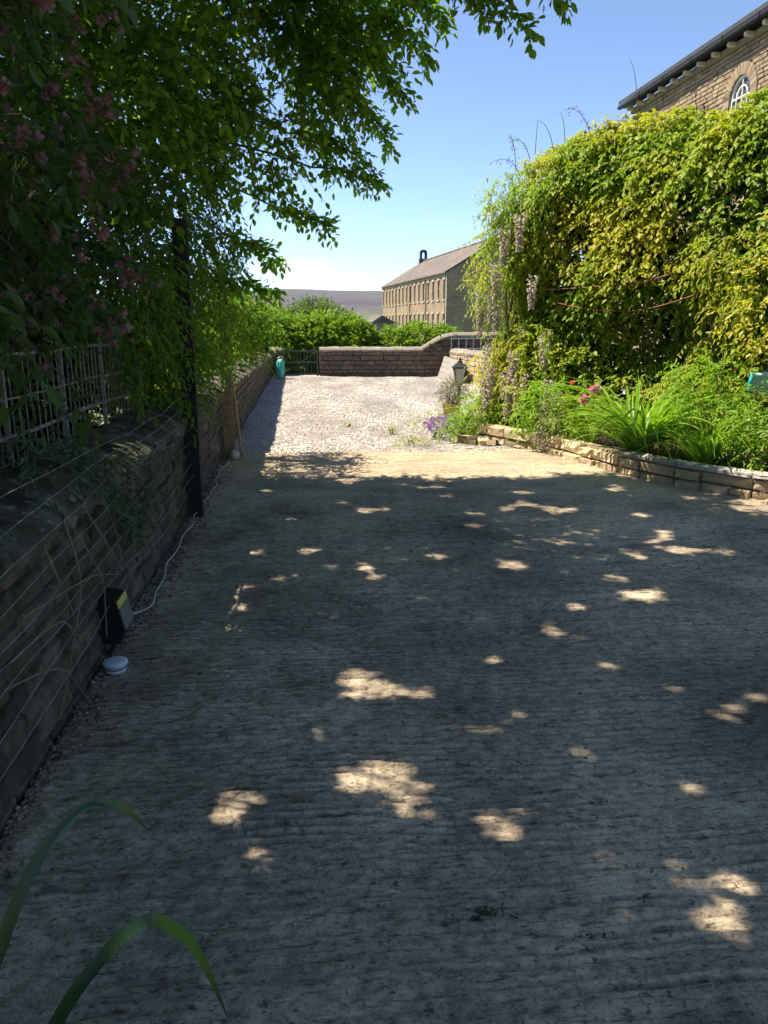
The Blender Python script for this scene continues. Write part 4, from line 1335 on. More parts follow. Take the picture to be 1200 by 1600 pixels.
M['leaf_gold'] = leaf_mat('golden_leaf', [(.46, .42, .03), (.38, .38, .03), (.52, .47, .07), (.24, .30, .03)], .45, .4)
M['leaf_hedge'] = leaf_mat('laurel_leaf', [(.11, .21, .016), (.17, .29, .02), (.23, .34, .03), (.08, .16, .014)], .4, .45, spec=.25)
M['leaf_far'] = leaf_mat('far_tree_leaf', [(.08, .14, .02), (.12, .18, .03), (.06, .11, .02)], .4, .5)
M['leaf_lily'] = leaf_mat('strap_leaf', [(.15, .31, .03), (.21, .37, .035), (.13, .27, .035)], .4, .35, spec=.5)
M['leaf_iris'] = leaf_mat('dark_strap_leaf', [(.014, .045, .016), (.018, .052, .018)], .35, .35, spec=.5)
M['leaf_grey'] = leaf_mat('lavender_leaf', [(.16, .17, .10), (.22, .22, .14), (.20, .17, .11)], .3, .7)
M['leaf_plum'] = leaf_mat('plum_leaf', [(.10, .035, .05), (.16, .07, .08), (.07, .03, .04), (.22, .14, .13)], .3, .4)
M['raceme'] = leaf_mat('faded_wisteria_petal', [(.48, .41, .35), (.55, .49, .40), (.38, .31, .32), (.46, .43, .30)], .35, .7, (1, .95, .9))
M['mauve'] = leaf_mat('mauve_petal', [(.36, .20, .55), (.45, .26, .6), (.30, .15, .48)], .35, .6, (1, .9, 1))
M['palepetal'] = leaf_mat('pale_pink_petal', [(.55, .45, .44), (.62, .54, .50), (.46, .34, .38)], .35, .6, (1, .95, .95))
M['peony'] = leaf_mat('peony_petal', [(.70, .28, .38), (.76, .40, .48), (.80, .50, .55)], .35, .5, (1.1, .8, .85))
M['orange'] = leaf_mat('orange_petal', [(.65, .16, .03), (.70, .22, .05)], .35, .5, (1.1, .8, .6))
M['deadleaf'] = leaf_mat('fallen_leaf', [(.22, .17, .11), (.16, .11, .06), (.30, .26, .2)], .1, .8)

# ------------------------------------------------------------------ the big tree on the left
tree = thing('broadleaf_tree', 'large green broadleaf tree overhanging the drive from the left', 'tree', (-4.6, 7.4, -.1))
blobs = [((-3.9, 7.2, 4.2), (2.5, 2.6, 2.1)), ((-2.2, 8.0, 4.6), (1.9, 1.5, 1.25)), ((-1.2, 8.4, 4.9), (1.4, 1.0, .8)),
         ((-2.5, 6.4, 3.4), (1.3, 1.8, 1.2)), ((-5.4, 9.0, 3.6), (2.2, 2.2, 2.2)), ((-2.1, 8.6, 3.1), (1.0, .9, .8)), ((-.5, 8.4, 4.55), (.9, .7, .45)), ((-.85, 7.9, 3.85), (.8, .6, .6)), ((-.45, 7.9, 4.25), (.7, .6, .5)), ((-1.3, 7.9, 3.25), (.6, .6, .45))]

def right_edge_px(y):                      # right outline of the crown in image pixels, by image row
    return np.interp(y, [-400, 0, 60, 120, 180, 230, 270, 330, 380, 430, 520, 600], [900, 690, 660, 640, 600, 560, 520, 470, 440, 420, 400, 330])

# holes cut in the foliage to put sun spots on the drive, listed by landing point (x, y, radius in metres)
SPOT_HOLES = [(-0.25, 2.75, 0.07), (-0.09, 2.46, 0.15), (0.07, 2.43, 0.12), (-0.01, 2.52, 0.12), (0.43, 2.8, 0.08), (0.43, 2.57, 0.045), (0.5, 2.29, 0.05), (0.75, 2.65, 0.05), (-0.48, 2.37, 0.05), (-0.74, 3.5, 0.05), (-0.73, 3.32, 0.04), (-0.33, 3.7, 0.05), (-0.25, 4.05, 0.06), (0.23, 4.31, 0.07), (0.87, 4.97, 0.14), (-0.13, 4.86, 0.12), (-0.04, 4.7, 0.08), (1.32, 5.55, 0.08), (1.6, 4.37, 0.15), (1.11, 4.17, 0.1), (1.1, 3.39, 0.06), (2.12, 5.3, 0.14), (2.43, 5.26, 0.12), (1.12, 2.4, 0.06), (0.12, 1.8, 0.06), (0.96, 1.94, 0.05), (1.02, 1.89, 0.05), (0.94, 1.75, 0.08), (0.71, 2.04, 0.05), (0.71, 1.87, 0.05), (0.09, 2.3, 0.08), (0.17, 2.25, 0.05), (0.07, 2.85, 0.05), (-0.04, 3.28, 0.05), (0.55, 3.46, 0.06), (1.32, 3.16, 0.07), (1.32, 7.21, 0.13), (0.6, 7.07, 0.1), (2.28, 7.44, 0.16), (2.18, 6.33, 0.1), (0.73, 6.01, 0.09), (0.4, 5.14, 0.07), (1.64, 3.1, 0.07), (0.99, 2.75, 0.05), (1.51, 4.66, 0.08), (-0.54, 2.97, 0.05), (-0.65, 4.66, 0.06), (-0.55, 5.3, 0.07), (0.04, 4.15, 0.05), (1.58, 3.43, 0.06)]


def gaps(p):
    """holes right through the crown along the sun's direction, shaped to set where the sun spots fall"""
    gx_, gy_ = p[:, 0] - p[:, 2] * to_sun.x / to_sun.z, p[:, 1] - p[:, 2] * to_sun.y / to_sun.z
    q = np.stack([gx_, gy_, 0 * gx_], 1)
    ok = vnoise(q, 2.3, 83) * .5 + vnoise(q, 5.5, 84) * .5 < .722
    wob = .75 + .7 * vnoise(q, 9, 79)
    for (cx_, cy_, r_) in SPOT_HOLES:
        ok &= np.hypot((gx_ - cx_), (gy_ - cy_)) > (r_ * .74 + .024) * wob
    return ok


def thin(lp, ld, ln, *more):
    g_ = gaps(lp)
    return [a[g_] if hasattr(a, 'shape') and a.shape[:1] == g_.shape else a for a in (lp, ld, ln, *more)]


def keep_tree(p):  # trims the crown to its image outline and a chosen shadow edge
    x, y = view(p)
    gx_, gy_ = p[:, 0] - p[:, 2] * to_sun.x / to_sun.z, p[:, 1] - p[:, 2] * to_sun.y / to_sun.z
    return (gy_ < 7.75 + .5 * (vnoise(p, 1.7, 41) - .5)) & (p[:, 2] > 1.2) & ((x < right_edge_px(y) - 25 + 60 * (vnoise(p, 2.5, 40) - .5)) | (y < -60))

P, O = blob_points(blobs, 7200, .25, 1.9, .39, 31, keep_tree)
Dt = O * .7 + rng.normal(size=O.shape) * .55; Dt[:, 2] -= .15
lp, ld, ln = twig_leaves(P, Dt, 9, .28 + .16 * rng.random(len(P)), .35, .9, .2)
sz = .066 + .036 * rng.random(len(lp))
g_ = gaps(lp); lp, ld, ln, sz = lp[g_], ld[g_], ln[g_], sz[g_]
mob('crown', leaf_mesh('crown', lp, ld, ln, sz, sz * .58, LEAF6), M['leaf_tree'], tree)
tv, tf = twig_tubes(P, Dt, .36, .35, .0035)
mob('twigs', mesh_np('twigs', tv, tf), M['bark'], tree)
# long sprays reaching out against the sky
sprays = [((-.75, 8.6, 3.15), (-.35, 8.9, 3.2), (-.08, 9.0, 3.08)), ((-1.2, 8.8, 2.8), (-.9, 8.9, 2.78), (-.58, 9.0, 2.6)), ((-.1, 8.6, 4.6), (.2, 8.8, 4.55), (.42, 9.0, 4.32)),
          ((-.5, 8.6, 4.0), (-.2, 8.8, 3.85), (.02, 9.0, 3.5)), ((-1.7, 8.7, 2.5), (-1.5, 8.8, 2.45), (-1.2, 9.0, 2.30)), ((-1.9, 8.4, 2.0), (-1.6, 8.6, 2.05), (-1.28, 8.9, 1.92)),
          ((.2, 6.9, 4.55), (.7, 7.0, 4.35), (1.16, 7.0, 3.92)), ((.3, 6.8, 4.6), (.9, 6.9, 4.5), (1.42, 7.0, 4.16)), ((.1, 7.0, 4.5), (.5, 7.1, 4.35), (.85, 7.2, 4.12)), ((-.4, 8.5, 4.3), (-.05, 8.7, 4.15), (.22, 8.9, 3.9)),
          ((-1.0, 8.7, 3.5), (-.6, 8.8, 3.5), (-.25, 9.0, 3.32)), ((0.0, 8.3, 4.75), (.35, 8.4, 4.7), (.62, 8.6, 4.5))]
mb = MB(); SP, SD = [], []
sprays = [[(x * .93, y * .93, 1.6 + (z - 1.6) * .93) for x, y, z in s3] for s3 in sprays]      # fan scaled toward the camera, keeping its image outline and shifting its shadow
for a_, b_, c_ in sprays:
    pts = curve(a_, b_, c_, 10); av, bv = Vector(a_), Vector(b_)
    back = av + (av - bv) * 2.2 + Vector((-.2, 0, .25)); mb.tube(curve(back, (back + av) / 2 + Vector((0, 0, .06)), av, 6) + pts[1:], [.013 - .0008 * i for i in range(15)], 5)
    for i in range(1, 10):
        for q in range(6):
            SP.append(pts[i]); v = (pts[min(i + 1, 9)] - pts[i - 1]).normalized()
            SD.append(v * .6 + Vector(rng.normal(size=3)) * .6)
SP, SD = np.array(SP), np.array(SD)
lp, ld, ln = twig_leaves(SP, SD, 5, .14, .3, .9, .25)
sz = .062 + .03 * rng.random(len(lp))
mob('leaf_sprays', leaf_mesh('leaf_sprays', lp, ld, ln, sz, sz * .6, LEAF6), M['leaf_tree'], tree)
mb.tube(curve((-4.6, 7.4, -.1), (-4.4, 7.4, 1.6), (-4.0, 7.5, 3.2), 10), [.17 - .008 * i for i in range(10)], 12)
mb.build('trunk', M['bark'], tree, True)
mb = MB()
for a_, b_, c_, r0 in [((-4.0, 7.5, 3.1), (-2.6, 8.0, 4.2), (-.4, 8.5, 4.7), .075), ((-4.1, 7.5, 2.7), (-3.0, 6.4, 3.8), (-1.9, 5.6, 4.3), .06), ((-4.0, 7.5, 3.1), (-4.0, 7.4, 4.5), (-3.6, 7.3, 5.8), .07),
                       ((-4.2, 7.5, 2.3), (-3.2, 8.3, 2.8), (-1.6, 8.7, 3.1), .045), ((-3.0, 7.8, 3.95), (-1.6, 7.0, 4.9), (.4, 6.7, 5.3), .05), ((-3.1, 6.5, 3.6), (-1.8, 4.5, 4.4), (.3, 4.0, 5.2), .05), ((-2.8, 6.4, 3.75), (-2.2, 3.6, 4.8), (-.5, 2.6, 5.4), .045), ((-1.0, 6.8, 5.1), (.6, 5.8, 5.5), (1.9, 5.2, 5.5), .03)]:
    mb.tube(curve(a_, b_, c_, 12), [r0 * (1 - .072 * i) for i in range(12)], 8)
mb.build('limb', M['bark'], tree, True)
# the part of the crown that arches over the drive above the picture; it throws the dappled shade
P2 = []
need = 13000
gap_seed = 60

def keep_over(p):
    x, y = view(p)
    h = p[:, 2]
    gx_, gy_ = p[:, 0] - h * to_sun.x / to_sun.z, p[:, 1] - h * to_sun.y / to_sun.z           # where its shadow lands
    infr = (x > -60) & (x < 1260) & (y > -30) & (p[:, 1] > 0)  # points inside the camera frame, dropped from this part of the crown
    lit_edge = 7.0 + .45 * (vnoise(np.stack([gx_, gy_, 0 * gx_], 1), 1.4, 61) - .5) - np.clip(gx_ - 2.2, 0, 3) * .55
    shade = (gy_ < lit_edge)
    return (~infr) & shade & (h > 4.0)

ob2 = [((-.6, 7.6, 5.2), (2.4, 1.7, .8)), ((.6, 6.6, 5.3), (2.2, 2.0, .8)), ((-.8, 5.0, 5.1), (2.6, 2.2, .8)), ((1.2, 4.6, 5.6), (2.2, 2.2, .8)), ((-.6, 2.8, 5.2), (2.4, 2.0, .8)), ((1.6, 2.6, 5.8), (2.2, 2.0, .7)), ((.6, 4.4, 5.2), (1.6, 2.4, .6)), ((-.6, 6.2, 5.5), (1.8, 1.6, .6)), ((-1.8, 3.6, 5.0), (1.3, 1.5, .7)), ((-1.2, 2.6, 5.6), (1.4, 1.2, .6)), ((-2.2, 5.0, 5.4), (1.3, 1.4, .6)), ((-3.2, 4.6, 4.8), (1.6, 2.4, 1.2)), ((-3.0, 2.6, 4.6), (1.6, 1.8, 1.2))]
P, O = blob_points(ob2, need, .0, 2.1, .27, gap_seed, keep_over)
Dt = rand_dir(len(P)); Dt[:, 2] *= .35
lp, ld, ln = twig_leaves(P, Dt, 8, .42, .2, .9, .1, up=1.6)
sz = .085 + .035 * rng.random(len(lp))
g_ = gaps(lp); lp, ld, ln, sz = lp[g_], ld[g_], ln[g_], sz[g_]
mob('overhanging_crown', leaf_mesh('overhanging_crown', lp, ld, ln, sz, sz * .62, LEAF6), M['leaf_tree'], tree)

# ------------------------------------------------------------------ dark evergreen behind the railing
ev = thing('evergreen_hedge', 'dark evergreen hedge filling the space behind the cream railing', 'hedge', W(2.5, -1.6, -.1))
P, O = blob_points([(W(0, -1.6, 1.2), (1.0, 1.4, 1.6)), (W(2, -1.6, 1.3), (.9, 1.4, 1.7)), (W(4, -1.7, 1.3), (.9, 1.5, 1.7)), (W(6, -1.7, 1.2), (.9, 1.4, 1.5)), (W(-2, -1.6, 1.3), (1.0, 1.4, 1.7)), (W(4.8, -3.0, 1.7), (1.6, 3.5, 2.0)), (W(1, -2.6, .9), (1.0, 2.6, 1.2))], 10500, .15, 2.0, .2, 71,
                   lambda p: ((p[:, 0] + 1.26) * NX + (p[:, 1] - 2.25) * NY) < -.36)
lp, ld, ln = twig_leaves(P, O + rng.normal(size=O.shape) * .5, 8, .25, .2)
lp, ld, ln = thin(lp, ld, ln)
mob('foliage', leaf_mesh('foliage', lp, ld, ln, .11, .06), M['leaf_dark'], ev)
mb = MB()
for s in (-1.6, -.4, .8, 2, 3.2, 4.4, 5.6, 6.6):
    a_ = W(s, -1.6, -.15); b_ = W(s + .2, -1.5, 1.0); c_ = W(s + .1, -1.7, 2.2); mb.tube(curve(a_, b_, c_, 7), [.035 - .004 * i for i in range(7)], 6)
mb.build('stem', M['bark'], ev)

# ------------------------------------------------------------------ pale green climber hanging round the posts
cl = thing('hanging_climber', 'bright green leafy climber hanging round the two fence posts', 'climber', W(5.5, -.2, .7))
P, O = blob_points([((-1.95, 6.6, 1.75), (.45, .7, .75)), ((-2.0, 7.8, 1.75), (.5, .9, .65)), ((-2.0, 9.0, 1.75), (.55, .8, .6)), ((-1.62, 9.3, 1.68), (.42, .45, .38)), ((-1.85, 5.6, 1.75), (.4, .7, .55)), ((-1.75, 6.3, 1.28), (.28, .5, .3)), ((-1.75, 6.9, 2.35), (.5, .8, .5))], 1900, .2, 2.6, .40, 81,
                   lambda p: p[:, 2] > .82)
Dd = O * .6 + rng.normal(size=O.shape) * .5; Dd[:, 2] -= .55
lp, ld, ln = twig_leaves(P, Dd, 11, .24 + .08 * rng.random(len(P)), .5, .9, .35)
sz = .048 + .022 * rng.random(len(lp))
lp, ld, ln, sz = thin(lp, ld, ln, sz)
M['leaf_climb'] = leaf_mat('hanging_leaflet', [(.09, .20, .022), (.13, .25, .028), (.18, .28, .034), (.11, .22, .026)], .6, .5)
mob('foliage', leaf_mesh('foliage', lp, ld, ln, sz, sz * .38, LEAF6), M['leaf_climb'], cl)
tv, tf = twig_tubes(P, Dd, .27, .5, .002); mob('leaf_stalks', mesh_np('leaf_stalks', tv, tf), M['twig'], cl)
mb = MB()
for a_, b_, c_ in [(W(4.1, -.3, .6), W(4.2, -.1, 1.8), W(3.6, -.1, 2.6)), (W(6.0, -.4, .5), W(6.2, -.3, 1.6), W(7.0, .1, 2.1)), (W(6.8, -.4, .5), W(6.9, -.3, 1.3), W(5.2, -.1, 2.0)), (W(4.2, -.4, .5), W(4.6, -.3, 1.5), W(6.2, -.1, 2.0))]:
    mb.tube(curve(a_, b_, c_, 10), [.016 - .001 * i for i in range(10)], 6)
mb.build('stem', M['twig'], cl)

# ------------------------------------------------------------------ weigela in flower, close on the left
wg = thing('weigela_shrub', 'pink-flowering shrub arching over the wall close to the camera', 'shrub', W(.6, -.7, -.1))
arcs = []
for k in range(60):
    s0_ = -.9 + rng.random() * 2.6
    base = Vector(W(s0_, -.85 + rng.random() * .35, .2))
    outw = .25 + rng.random() * 1.0
    end = Vector(W(s0_ + rng.normal() * .8 + .35, -.65 + outw * .75, 1.35 + rng.random() * 2.3))
    mid = Vector(W(s0_ + rng.normal() * .3, -.75 + outw * .25, max(end.z + .35, 2.0 + rng.random() * 1.2)))
    arcs.append(curve(base, mid, end, 14))
mb = MB(); SP, SD, FP = [], [], []
for a_ in arcs:
    mb.tube(a_, [.008 - .0004 * i for i in range(14)], 5)
    for i in range(5, 14):
        v = (a_[min(i + 1, 13)] - a_[i - 1]).normalized()
        for q in range(5):
            SP.append(a_[i] + Vector(rng.normal(size=3)) * .04); SD.append(v * .5 + Vector(rng.normal(size=3)) * .7 + Vector((0, 0, -.2)))
    for q in range(4):
        i = random.randint(6, 13); FP.append(a_[i])
mb.build('stem', M['bark'], wg)
SP, SD = np.array(SP), np.array(SD)

def left_in_image(p):  # keeps only foliage left of a slanting line in the camera image
    x, y = view(p)
    return x < 330 - .12 * np.clip(y, 0, 900) + 40 * (vnoise(p, 4, 90) - .5)

ok = left_in_image(SP); SP, SD = SP[ok], SD[ok]
lp, ld, ln = twig_leaves(SP, SD, 6, .17, .4, .9, .3)
sz = .055 + .035 * rng.random(len(lp))
lp, ld, ln, sz = thin(lp, ld, ln, sz)
mob('foliage', leaf_mesh('foliage', lp, ld, ln, sz, sz * .45, LEAF6), M['leaf_weig'], wg)
tv, tf = twig_tubes(SP, SD, .17, .4, .002); mob('twigs', mesh_np('twigs', tv, tf), M['bark'], wg)

def flower_mesh(seed):
    r = random.Random(seed); V, F = [], []
    n5 = 5
    for k in range(n5):
        a0 = 2 * math.pi * k / n5
        def pt(rad, z, da): return (rad * math.cos(a0 + da), rad * math.sin(a0 + da), z + (r.random() - .5) * .003)
        b = len(V)
        V += [pt(.003, 0, -.6), pt(.003, 0, .6), pt(.008, .018, -.62), pt(.008, .018, .62), pt(.017, .028, -.5), pt(.017, .028, .5), pt(.021, .030, 0), pt(.009, .020, 0)]
        F += [(b, b + 1, b + 3, b + 7, b + 2), (b + 2, b + 7, b + 6, b + 4), (b + 7, b + 3, b + 5, b + 6)]
    me = bpy.data.meshes.new('flower'); me.from_pydata(V, [], F); me.materials.append(M['petal']); me.update()
    return me

fl = [flower_mesh(i) for i in range(4)]
wv = np.array([.72, -.66, -.15]); wv /= np.linalg.norm(wv)          # outer side of the shrub, turned to the camera and the drive
ax1 = np.cross(wv, [0, 0, 1.0]); ax1 /= np.linalg.norm(ax1); ax2 = np.cross(wv, ax1)
cell = np.stack([np.floor(lp @ ax1 / .085), np.floor(lp @ ax2 / .085)], 1).astype(int)
best = {}
for i_, (c_, dpt) in enumerate(zip(map(tuple, cell), lp @ wv)):
    if c_ not in best or dpt > best[c_][0]: best[c_] = (dpt, i_)
FPn = lp[[b[1] for b in best.values()]]
vx_, vy_ = view(FPn)
FPn = FPn[(vx_ > -60) & (vx_ < 175 + 90 * rng.random(len(vx_))) & (vy_ > -60) & (vy_ < 560) & (vnoise(FPn, 3.0, 93) > .5)]  # only flowers falling inside a set window of image pixels are kept
rng.shuffle(FPn)
cnt = 0
for p in FPn[:72]:
    for q in range(random.choice((3, 3, 4))):
        if cnt >= 298: break
        v = Vector(wv) + Vector(rng.normal(size=3)) * .6; v.normalize()
        mob('flower', random.choice(fl), None, wg, Vector(p) - Vector(wv) * .035 + Vector(rng.normal(size=3)) * .028, v.to_track_quat('Z', 'Y').to_euler(), [.85 + random.random() * .45] * 3); cnt += 1

# bramble stems trailing down the wall near the camera
br = thing('bramble_stems', 'bare brown bramble stems trailing down the near wall', 'bramble', W(.9, .06, .3))
for pts in [[(1.1, .02, .80), (1.15, .09, .62), (1.32, .10, .45), (1.40, .09, .40), (1.42, .08, .55), (1.30, .05, .85)], [(.2, .05, .62), (.6, .12, .60), (.95, .10, .52), (1.25, .12, .42)], [(.5, .02, .85), (.55, .09, .55), (.75, .08, .30), (.95, .10, .12)],
            [(.1, .03, .5), (.4, .1, .52), (.55, .12, .40), (.8, .1, .35)], [(.75, .02, .9), (.70, .10, .6), (.55, .09, .35), (.35, .08, .15)], [(0, .04, .45), (.3, .11, .38), (.5, .12, .2), (.62, .13, .05)], [(.9, .03, .75), (1.0, .1, .5), (1.05, .09, .3), (1.0, .1, .2)]]:
    ps = [Vector(W(*p)) for p in pts]; sm = []
    for i in range(len(ps) - 1):
        p0, p1, p2_, p3 = ps[max(i - 1, 0)], ps[i], ps[i + 1], ps[min(i + 2, len(ps) - 1)]
        for t_ in np.linspace(0, 1, 7)[:-1]:
            sm.append(.5 * ((2 * p1) + (p2_ - p0) * t_ + (2 * p0 - 5 * p1 + 4 * p2_ - p3) * t_ ** 2 + (3 * p1 - p0 - 3 * p2_ + p3) * t_ ** 3))
    sm.append(ps[-1])
    mb = MB(); mb.tube(sm, [.0048 - .0028 * i / len(sm) for i in range(len(sm))], 5); mb.build('stem', M['strawtwig'], br, True)
# spray of grey-green leaves hanging over the coping
sg = thing('trailing_shrub', 'grey-green narrow-leaved shrub trailing over the wall coping', 'shrub', W(1.9, -.1, .8))
P, O = blob_points([(W(1.55, -.02, .82), (.16, .35, .20)), (W(1.9, .05, .62), (.10, .2, .16)), (W(1.1, -.1, 1.05), (.2, .4, .25))], 150, .1, 3, .25, 95)
Dd = O * .5 + rng.normal(size=O.shape) * .4; Dd[:, 2] -= .5
lp, ld, ln = twig_leaves(P, Dd, 9, .16, .4, .8, .2)
M['leaf_trail'] = leaf_mat('grey_green_leaf', [(.07, .11, .06), (.10, .15, .08), (.06, .10, .05)], .35, .5)
mob('foliage', leaf_mesh('foliage', lp, ld, ln, .055, .014), M['leaf_trail'], sg)
tv, tf = twig_tubes(P, Dd, .16, .4, .0018); mob('twigs', mesh_np('twigs', tv, tf), M['twig'], sg)

# ------------------------------------------------------------------ climbers on the right
VA, VB = np.array([1.75, 11.75]), np.array([5.4, 7.0])
vd = (VB - VA) / np.linalg.norm(VB - VA); vlen = np.linalg.norm(VB - VA); vn = np.array([vd[1], -vd[0]])
if vn[0] > 0: vn = -vn

def vine_surface(N, inner=0.0, u0=0, u1=1, zlo=.25, seed=5):
    """points on a wall of climber: vertical face rounding over into a broad top"""
    u = u0 + (u1 - u0) * rng.random(N); t = rng.random(N)
    H = 3.70 + .08 * np.sin(u * 9) + .36 * np.clip((u - .05) / .3, 0, 1) + .14 * np.clip((u - .45) / .2, 0, 1)
    face = 3.3; top = 1.9
    q = t * (face + top)
    z = np.where(q < face, zlo + q / face * (H - .35 - zlo), H - .35 + .35 * np.sin(np.clip((q - face) / .6, 0, 1) * np.pi / 2))
    back = np.where(q < face, 0, (q - face)) * .95
    nz = np.where(q < face, .15, np.clip((q - face) / .5, .2, 1.2))
    endr = np.clip((.07 - u) / .07, 0, 1); z = z - endr ** 2 * 1.0 * (z > 2.3); back = back + endr ** 2 * .1
    P0 = np.stack([u * 3, z, back], 1)
    bump = (vnoise(P0, 1.15, seed) - .5) * .5 + (vnoise(P0, 2.7, seed + 1) - .5) * .4
    bump -= .55 * np.exp(-(((u - .40) / .10) ** 2 + ((z - 1.55) / .55) ** 2))        # the dark hollow
    bump += .22 * np.clip((1.4 - z) / 1.2, 0, 1) + .12 * np.sin(z * 2.1 + u * 6)
    off = bump * np.where(q < face, 1, .35) - inner
    x = VA[0] + vd[0] * vlen * u + vn[0] * (off - back); y = VA[1] + vd[1] * vlen * u + vn[1] * (off - back)
    z = z + np.where(q < face, 0, bump * .55) - np.where(q < face, 0, inner * .8)
    Nn = np.stack([vn[0] * np.where(q < face, 1, .25), vn[1] * np.where(q < face, 1, .25), nz], 1)
    endn = (u < .05)[:, None] * np.array([[-.8, .3, 0.0]])
    return np.stack([x, y, z], 1), unit(Nn + endn), u, z

cv = thing('climber_mass', 'tall rounded wall of glossy green and gold climber behind the flower bed', 'climber', (3.4, 9.6, .17))
P, O, u, z = vine_surface(7600, 0, .05, 1, .4)
sel = vnoise(P, 2.4, 51) * .65 + vnoise(P, 6, 52) * .35 > .33
P, O = P[sel], O[sel]
Dd = O * .55 + rng.normal(size=O.shape) * .5; Dd[:, 2] -= .35
lp, ld, ln = twig_leaves(P, Dd, 9, .26, .5, .9, .45)
ln = ln * .55 + np.array([-.55, -.1, .6]) * .9                 # leaves turn their faces to the light
sz = .042 + .055 * rng.random(len(lp)) ** 1.5
mob('foliage', leaf_mesh('foliage', lp, ld, ln, sz, sz * .62, LEAF6), M['leaf_vine'], cv)
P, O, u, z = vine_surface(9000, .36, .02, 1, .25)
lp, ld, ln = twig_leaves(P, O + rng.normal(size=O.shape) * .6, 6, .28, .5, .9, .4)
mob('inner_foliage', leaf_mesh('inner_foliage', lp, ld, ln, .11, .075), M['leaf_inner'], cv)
# woody stems and a timber frame inside
mb = MB()
for k in range(16):
    uu = .08 + .9 * k / 15; x, y = VA + vd * vlen * uu - vn * (.25 + .2 * random.random())
    p = [(x + .12 * math.sin(k + i * 1.3), y + .12 * math.cos(k * 2 + i), .15 + i * .45) for i in range(8)]
    mb.tube(p, [.028 - .0025 * i for i in range(8)], 6)
mb.build('stem', M['strawtwig'], cv, True)
# ropes of red-brown old growth sweeping across the face
for k, (u0_, z0_, u1_, z1_, sag) in enumerate([(.16, 2.02, .78, 2.75, .25), (.2, 1.85, .62, 2.05, .22), (.30, 2.2, .52, 2.9, .05), (.12, 2.0, .30, 2.5, .08), (.34, 2.0, .66, 2.55, .12)]):
    mb = MB(); pts = []
    for t_ in np.linspace(0, 1, 16):
        uu = u0_ + (u1_ - u0_) * t_; zz = z0_ + (z1_ - z0_) * t_ - sag * math.sin(math.pi * t_)
        o_ = .22 + .05 * math.sin(t_ * 9 + k); p = VA + vd * vlen * uu + vn * o_; pts.append((p[0], p[1], zz))
    mb.tube(pts, .0065, 5); mb.build('old_stem', M['redtwig'], cv)
# whippy shoots above the top
for k, (px_, py_, pz_, ex, ey, ez) in enumerate([(3.0, 9.9, 3.8, -.16, 0, .75), (2.55, 10.3, 3.8, -.32, 0, .32), (2.2, 10.8, 3.75, -.25, 0, .35), (1.95, 11.1, 3.7, -.25, .1, .25), (1.85, 11.2, 3.5, -.35, .1, .22), (1.75, 11.4, 3.2, -.42, 0, .05), (1.7, 11.5, 3.0, -.62, .1, -.38), (1.8, 11.3, 3.6, -.1, 0, .42), (2.0, 11.0, 3.75, .02, 0, .4), (3.5, 9.4, 3.8, -.1, 0, .3), (1.72, 11.5, 2.9, -.45, 0, .12), (2.3, 10.6, 3.8, -.1, .1, .38)]):
    mb = MB(); mb.tube(curve((px_, py_, pz_), (px_ + ex * .35, py_, pz_ + ez * .75 + .12), (px_ + ex, py_ + ey, pz_ + ez), 9), [.005 - .0004 * i for i in range(9)], 4); mb.build('shoot', M['twig'], cv)
    a_ = np.array([curve((px_, py_, pz_), (px_ + ex * .35, py_, pz_ + ez * .75 + .12), (px_ + ex, py_ + ey, pz_ + ez), 9)[i][:] for i in range(2, 9)])
    if k in (3, 4, 6, 7, 10, 1):
        lp, ld, ln = twig_leaves(np.repeat(a_, 2, 0), rand_dir(14), 3, .06, .2)
        mob('shoot_leaves', leaf_mesh('shoot_leaves', lp, ld, ln, .03, .014), M['leaf_plum'] if k != 3 else M['leaf_vine'], cv)

# wisteria on the left end with faded hanging racemes
ws = thing('wisteria', 'bright yellow-green wisteria with faded hanging flowers at the left end of the climbers', 'climber', (1.8, 11.6, .0))
P, O, u, z = vine_surface(1500, -.10, .0, .17, .25, 8)
Pb, Ob = blob_points([((1.68, 11.2, .75), (.38, .5, .75)), ((1.38, 10.85, .30), (.28, .3, .3)), ((2.0, 10.5, .9), (.4, .4, .7)), ((1.6, 11.5, 2.3), (.35, .5, .9)), ((1.75, 11.5, 3.2), (.4, .5, .45))], 620, .3, 2.5, .36, 101)
P2_, O2_, u2, z2 = vine_surface(900, -.12, .15, .55, .3, 9)
sel = (z2 < 1.9 - 1.2 * (u2 - .15)) & (vnoise(P2_, 2.2, 55) > .38) ; P2_, O2_ = P2_[sel], O2_[sel]
P = np.concatenate([P, Pb, P2_]); O = np.concatenate([O, Ob, O2_])
Dd = O * .6 + rng.normal(size=O.shape) * .4; Dd[:, 2] -= .5
lp, ld, ln = twig_leaves(P, Dd, 11, .24, .7, .85, .5)
ln = ln * .6 + np.array([-.6, -.1, .6])
sz = .055 + .02 * rng.random(len(lp))
mob('foliage', leaf_mesh('foliage', lp, ld, ln, sz, sz * .36, LEAF6), M['leaf_wist'], ws)
mb = MB()
for k in range(4):
    mb.tube([(1.85 + .1 * math.sin(k * 2 + i), 11.6 + .1 * math.cos(k + i * 1.2), -.05 + i * .42) for i in range(9)], [.035 - .003 * i for i in range(9)], 7)
mb.build('trunk', M['strawtwig'], ws, True)
rac = []
for sd_ in range(4):
    N = 190; t = rng.random(N) ** .8; an = rng.random(N) * 6.28; rad = (.062 - .045 * t) * (.5 + .5 * rng.random(N))
    p = np.stack([np.cos(an) * rad, np.sin(an) * rad, -t * .42], 1); d = np.stack([np.cos(an), np.sin(an), -.5 - .5 * rng.random(N)], 1)
    me = leaf_mesh('flower_cluster', p, d, rand_dir(N), .036, .03); me.materials.append(M['raceme']); rac.append(me)
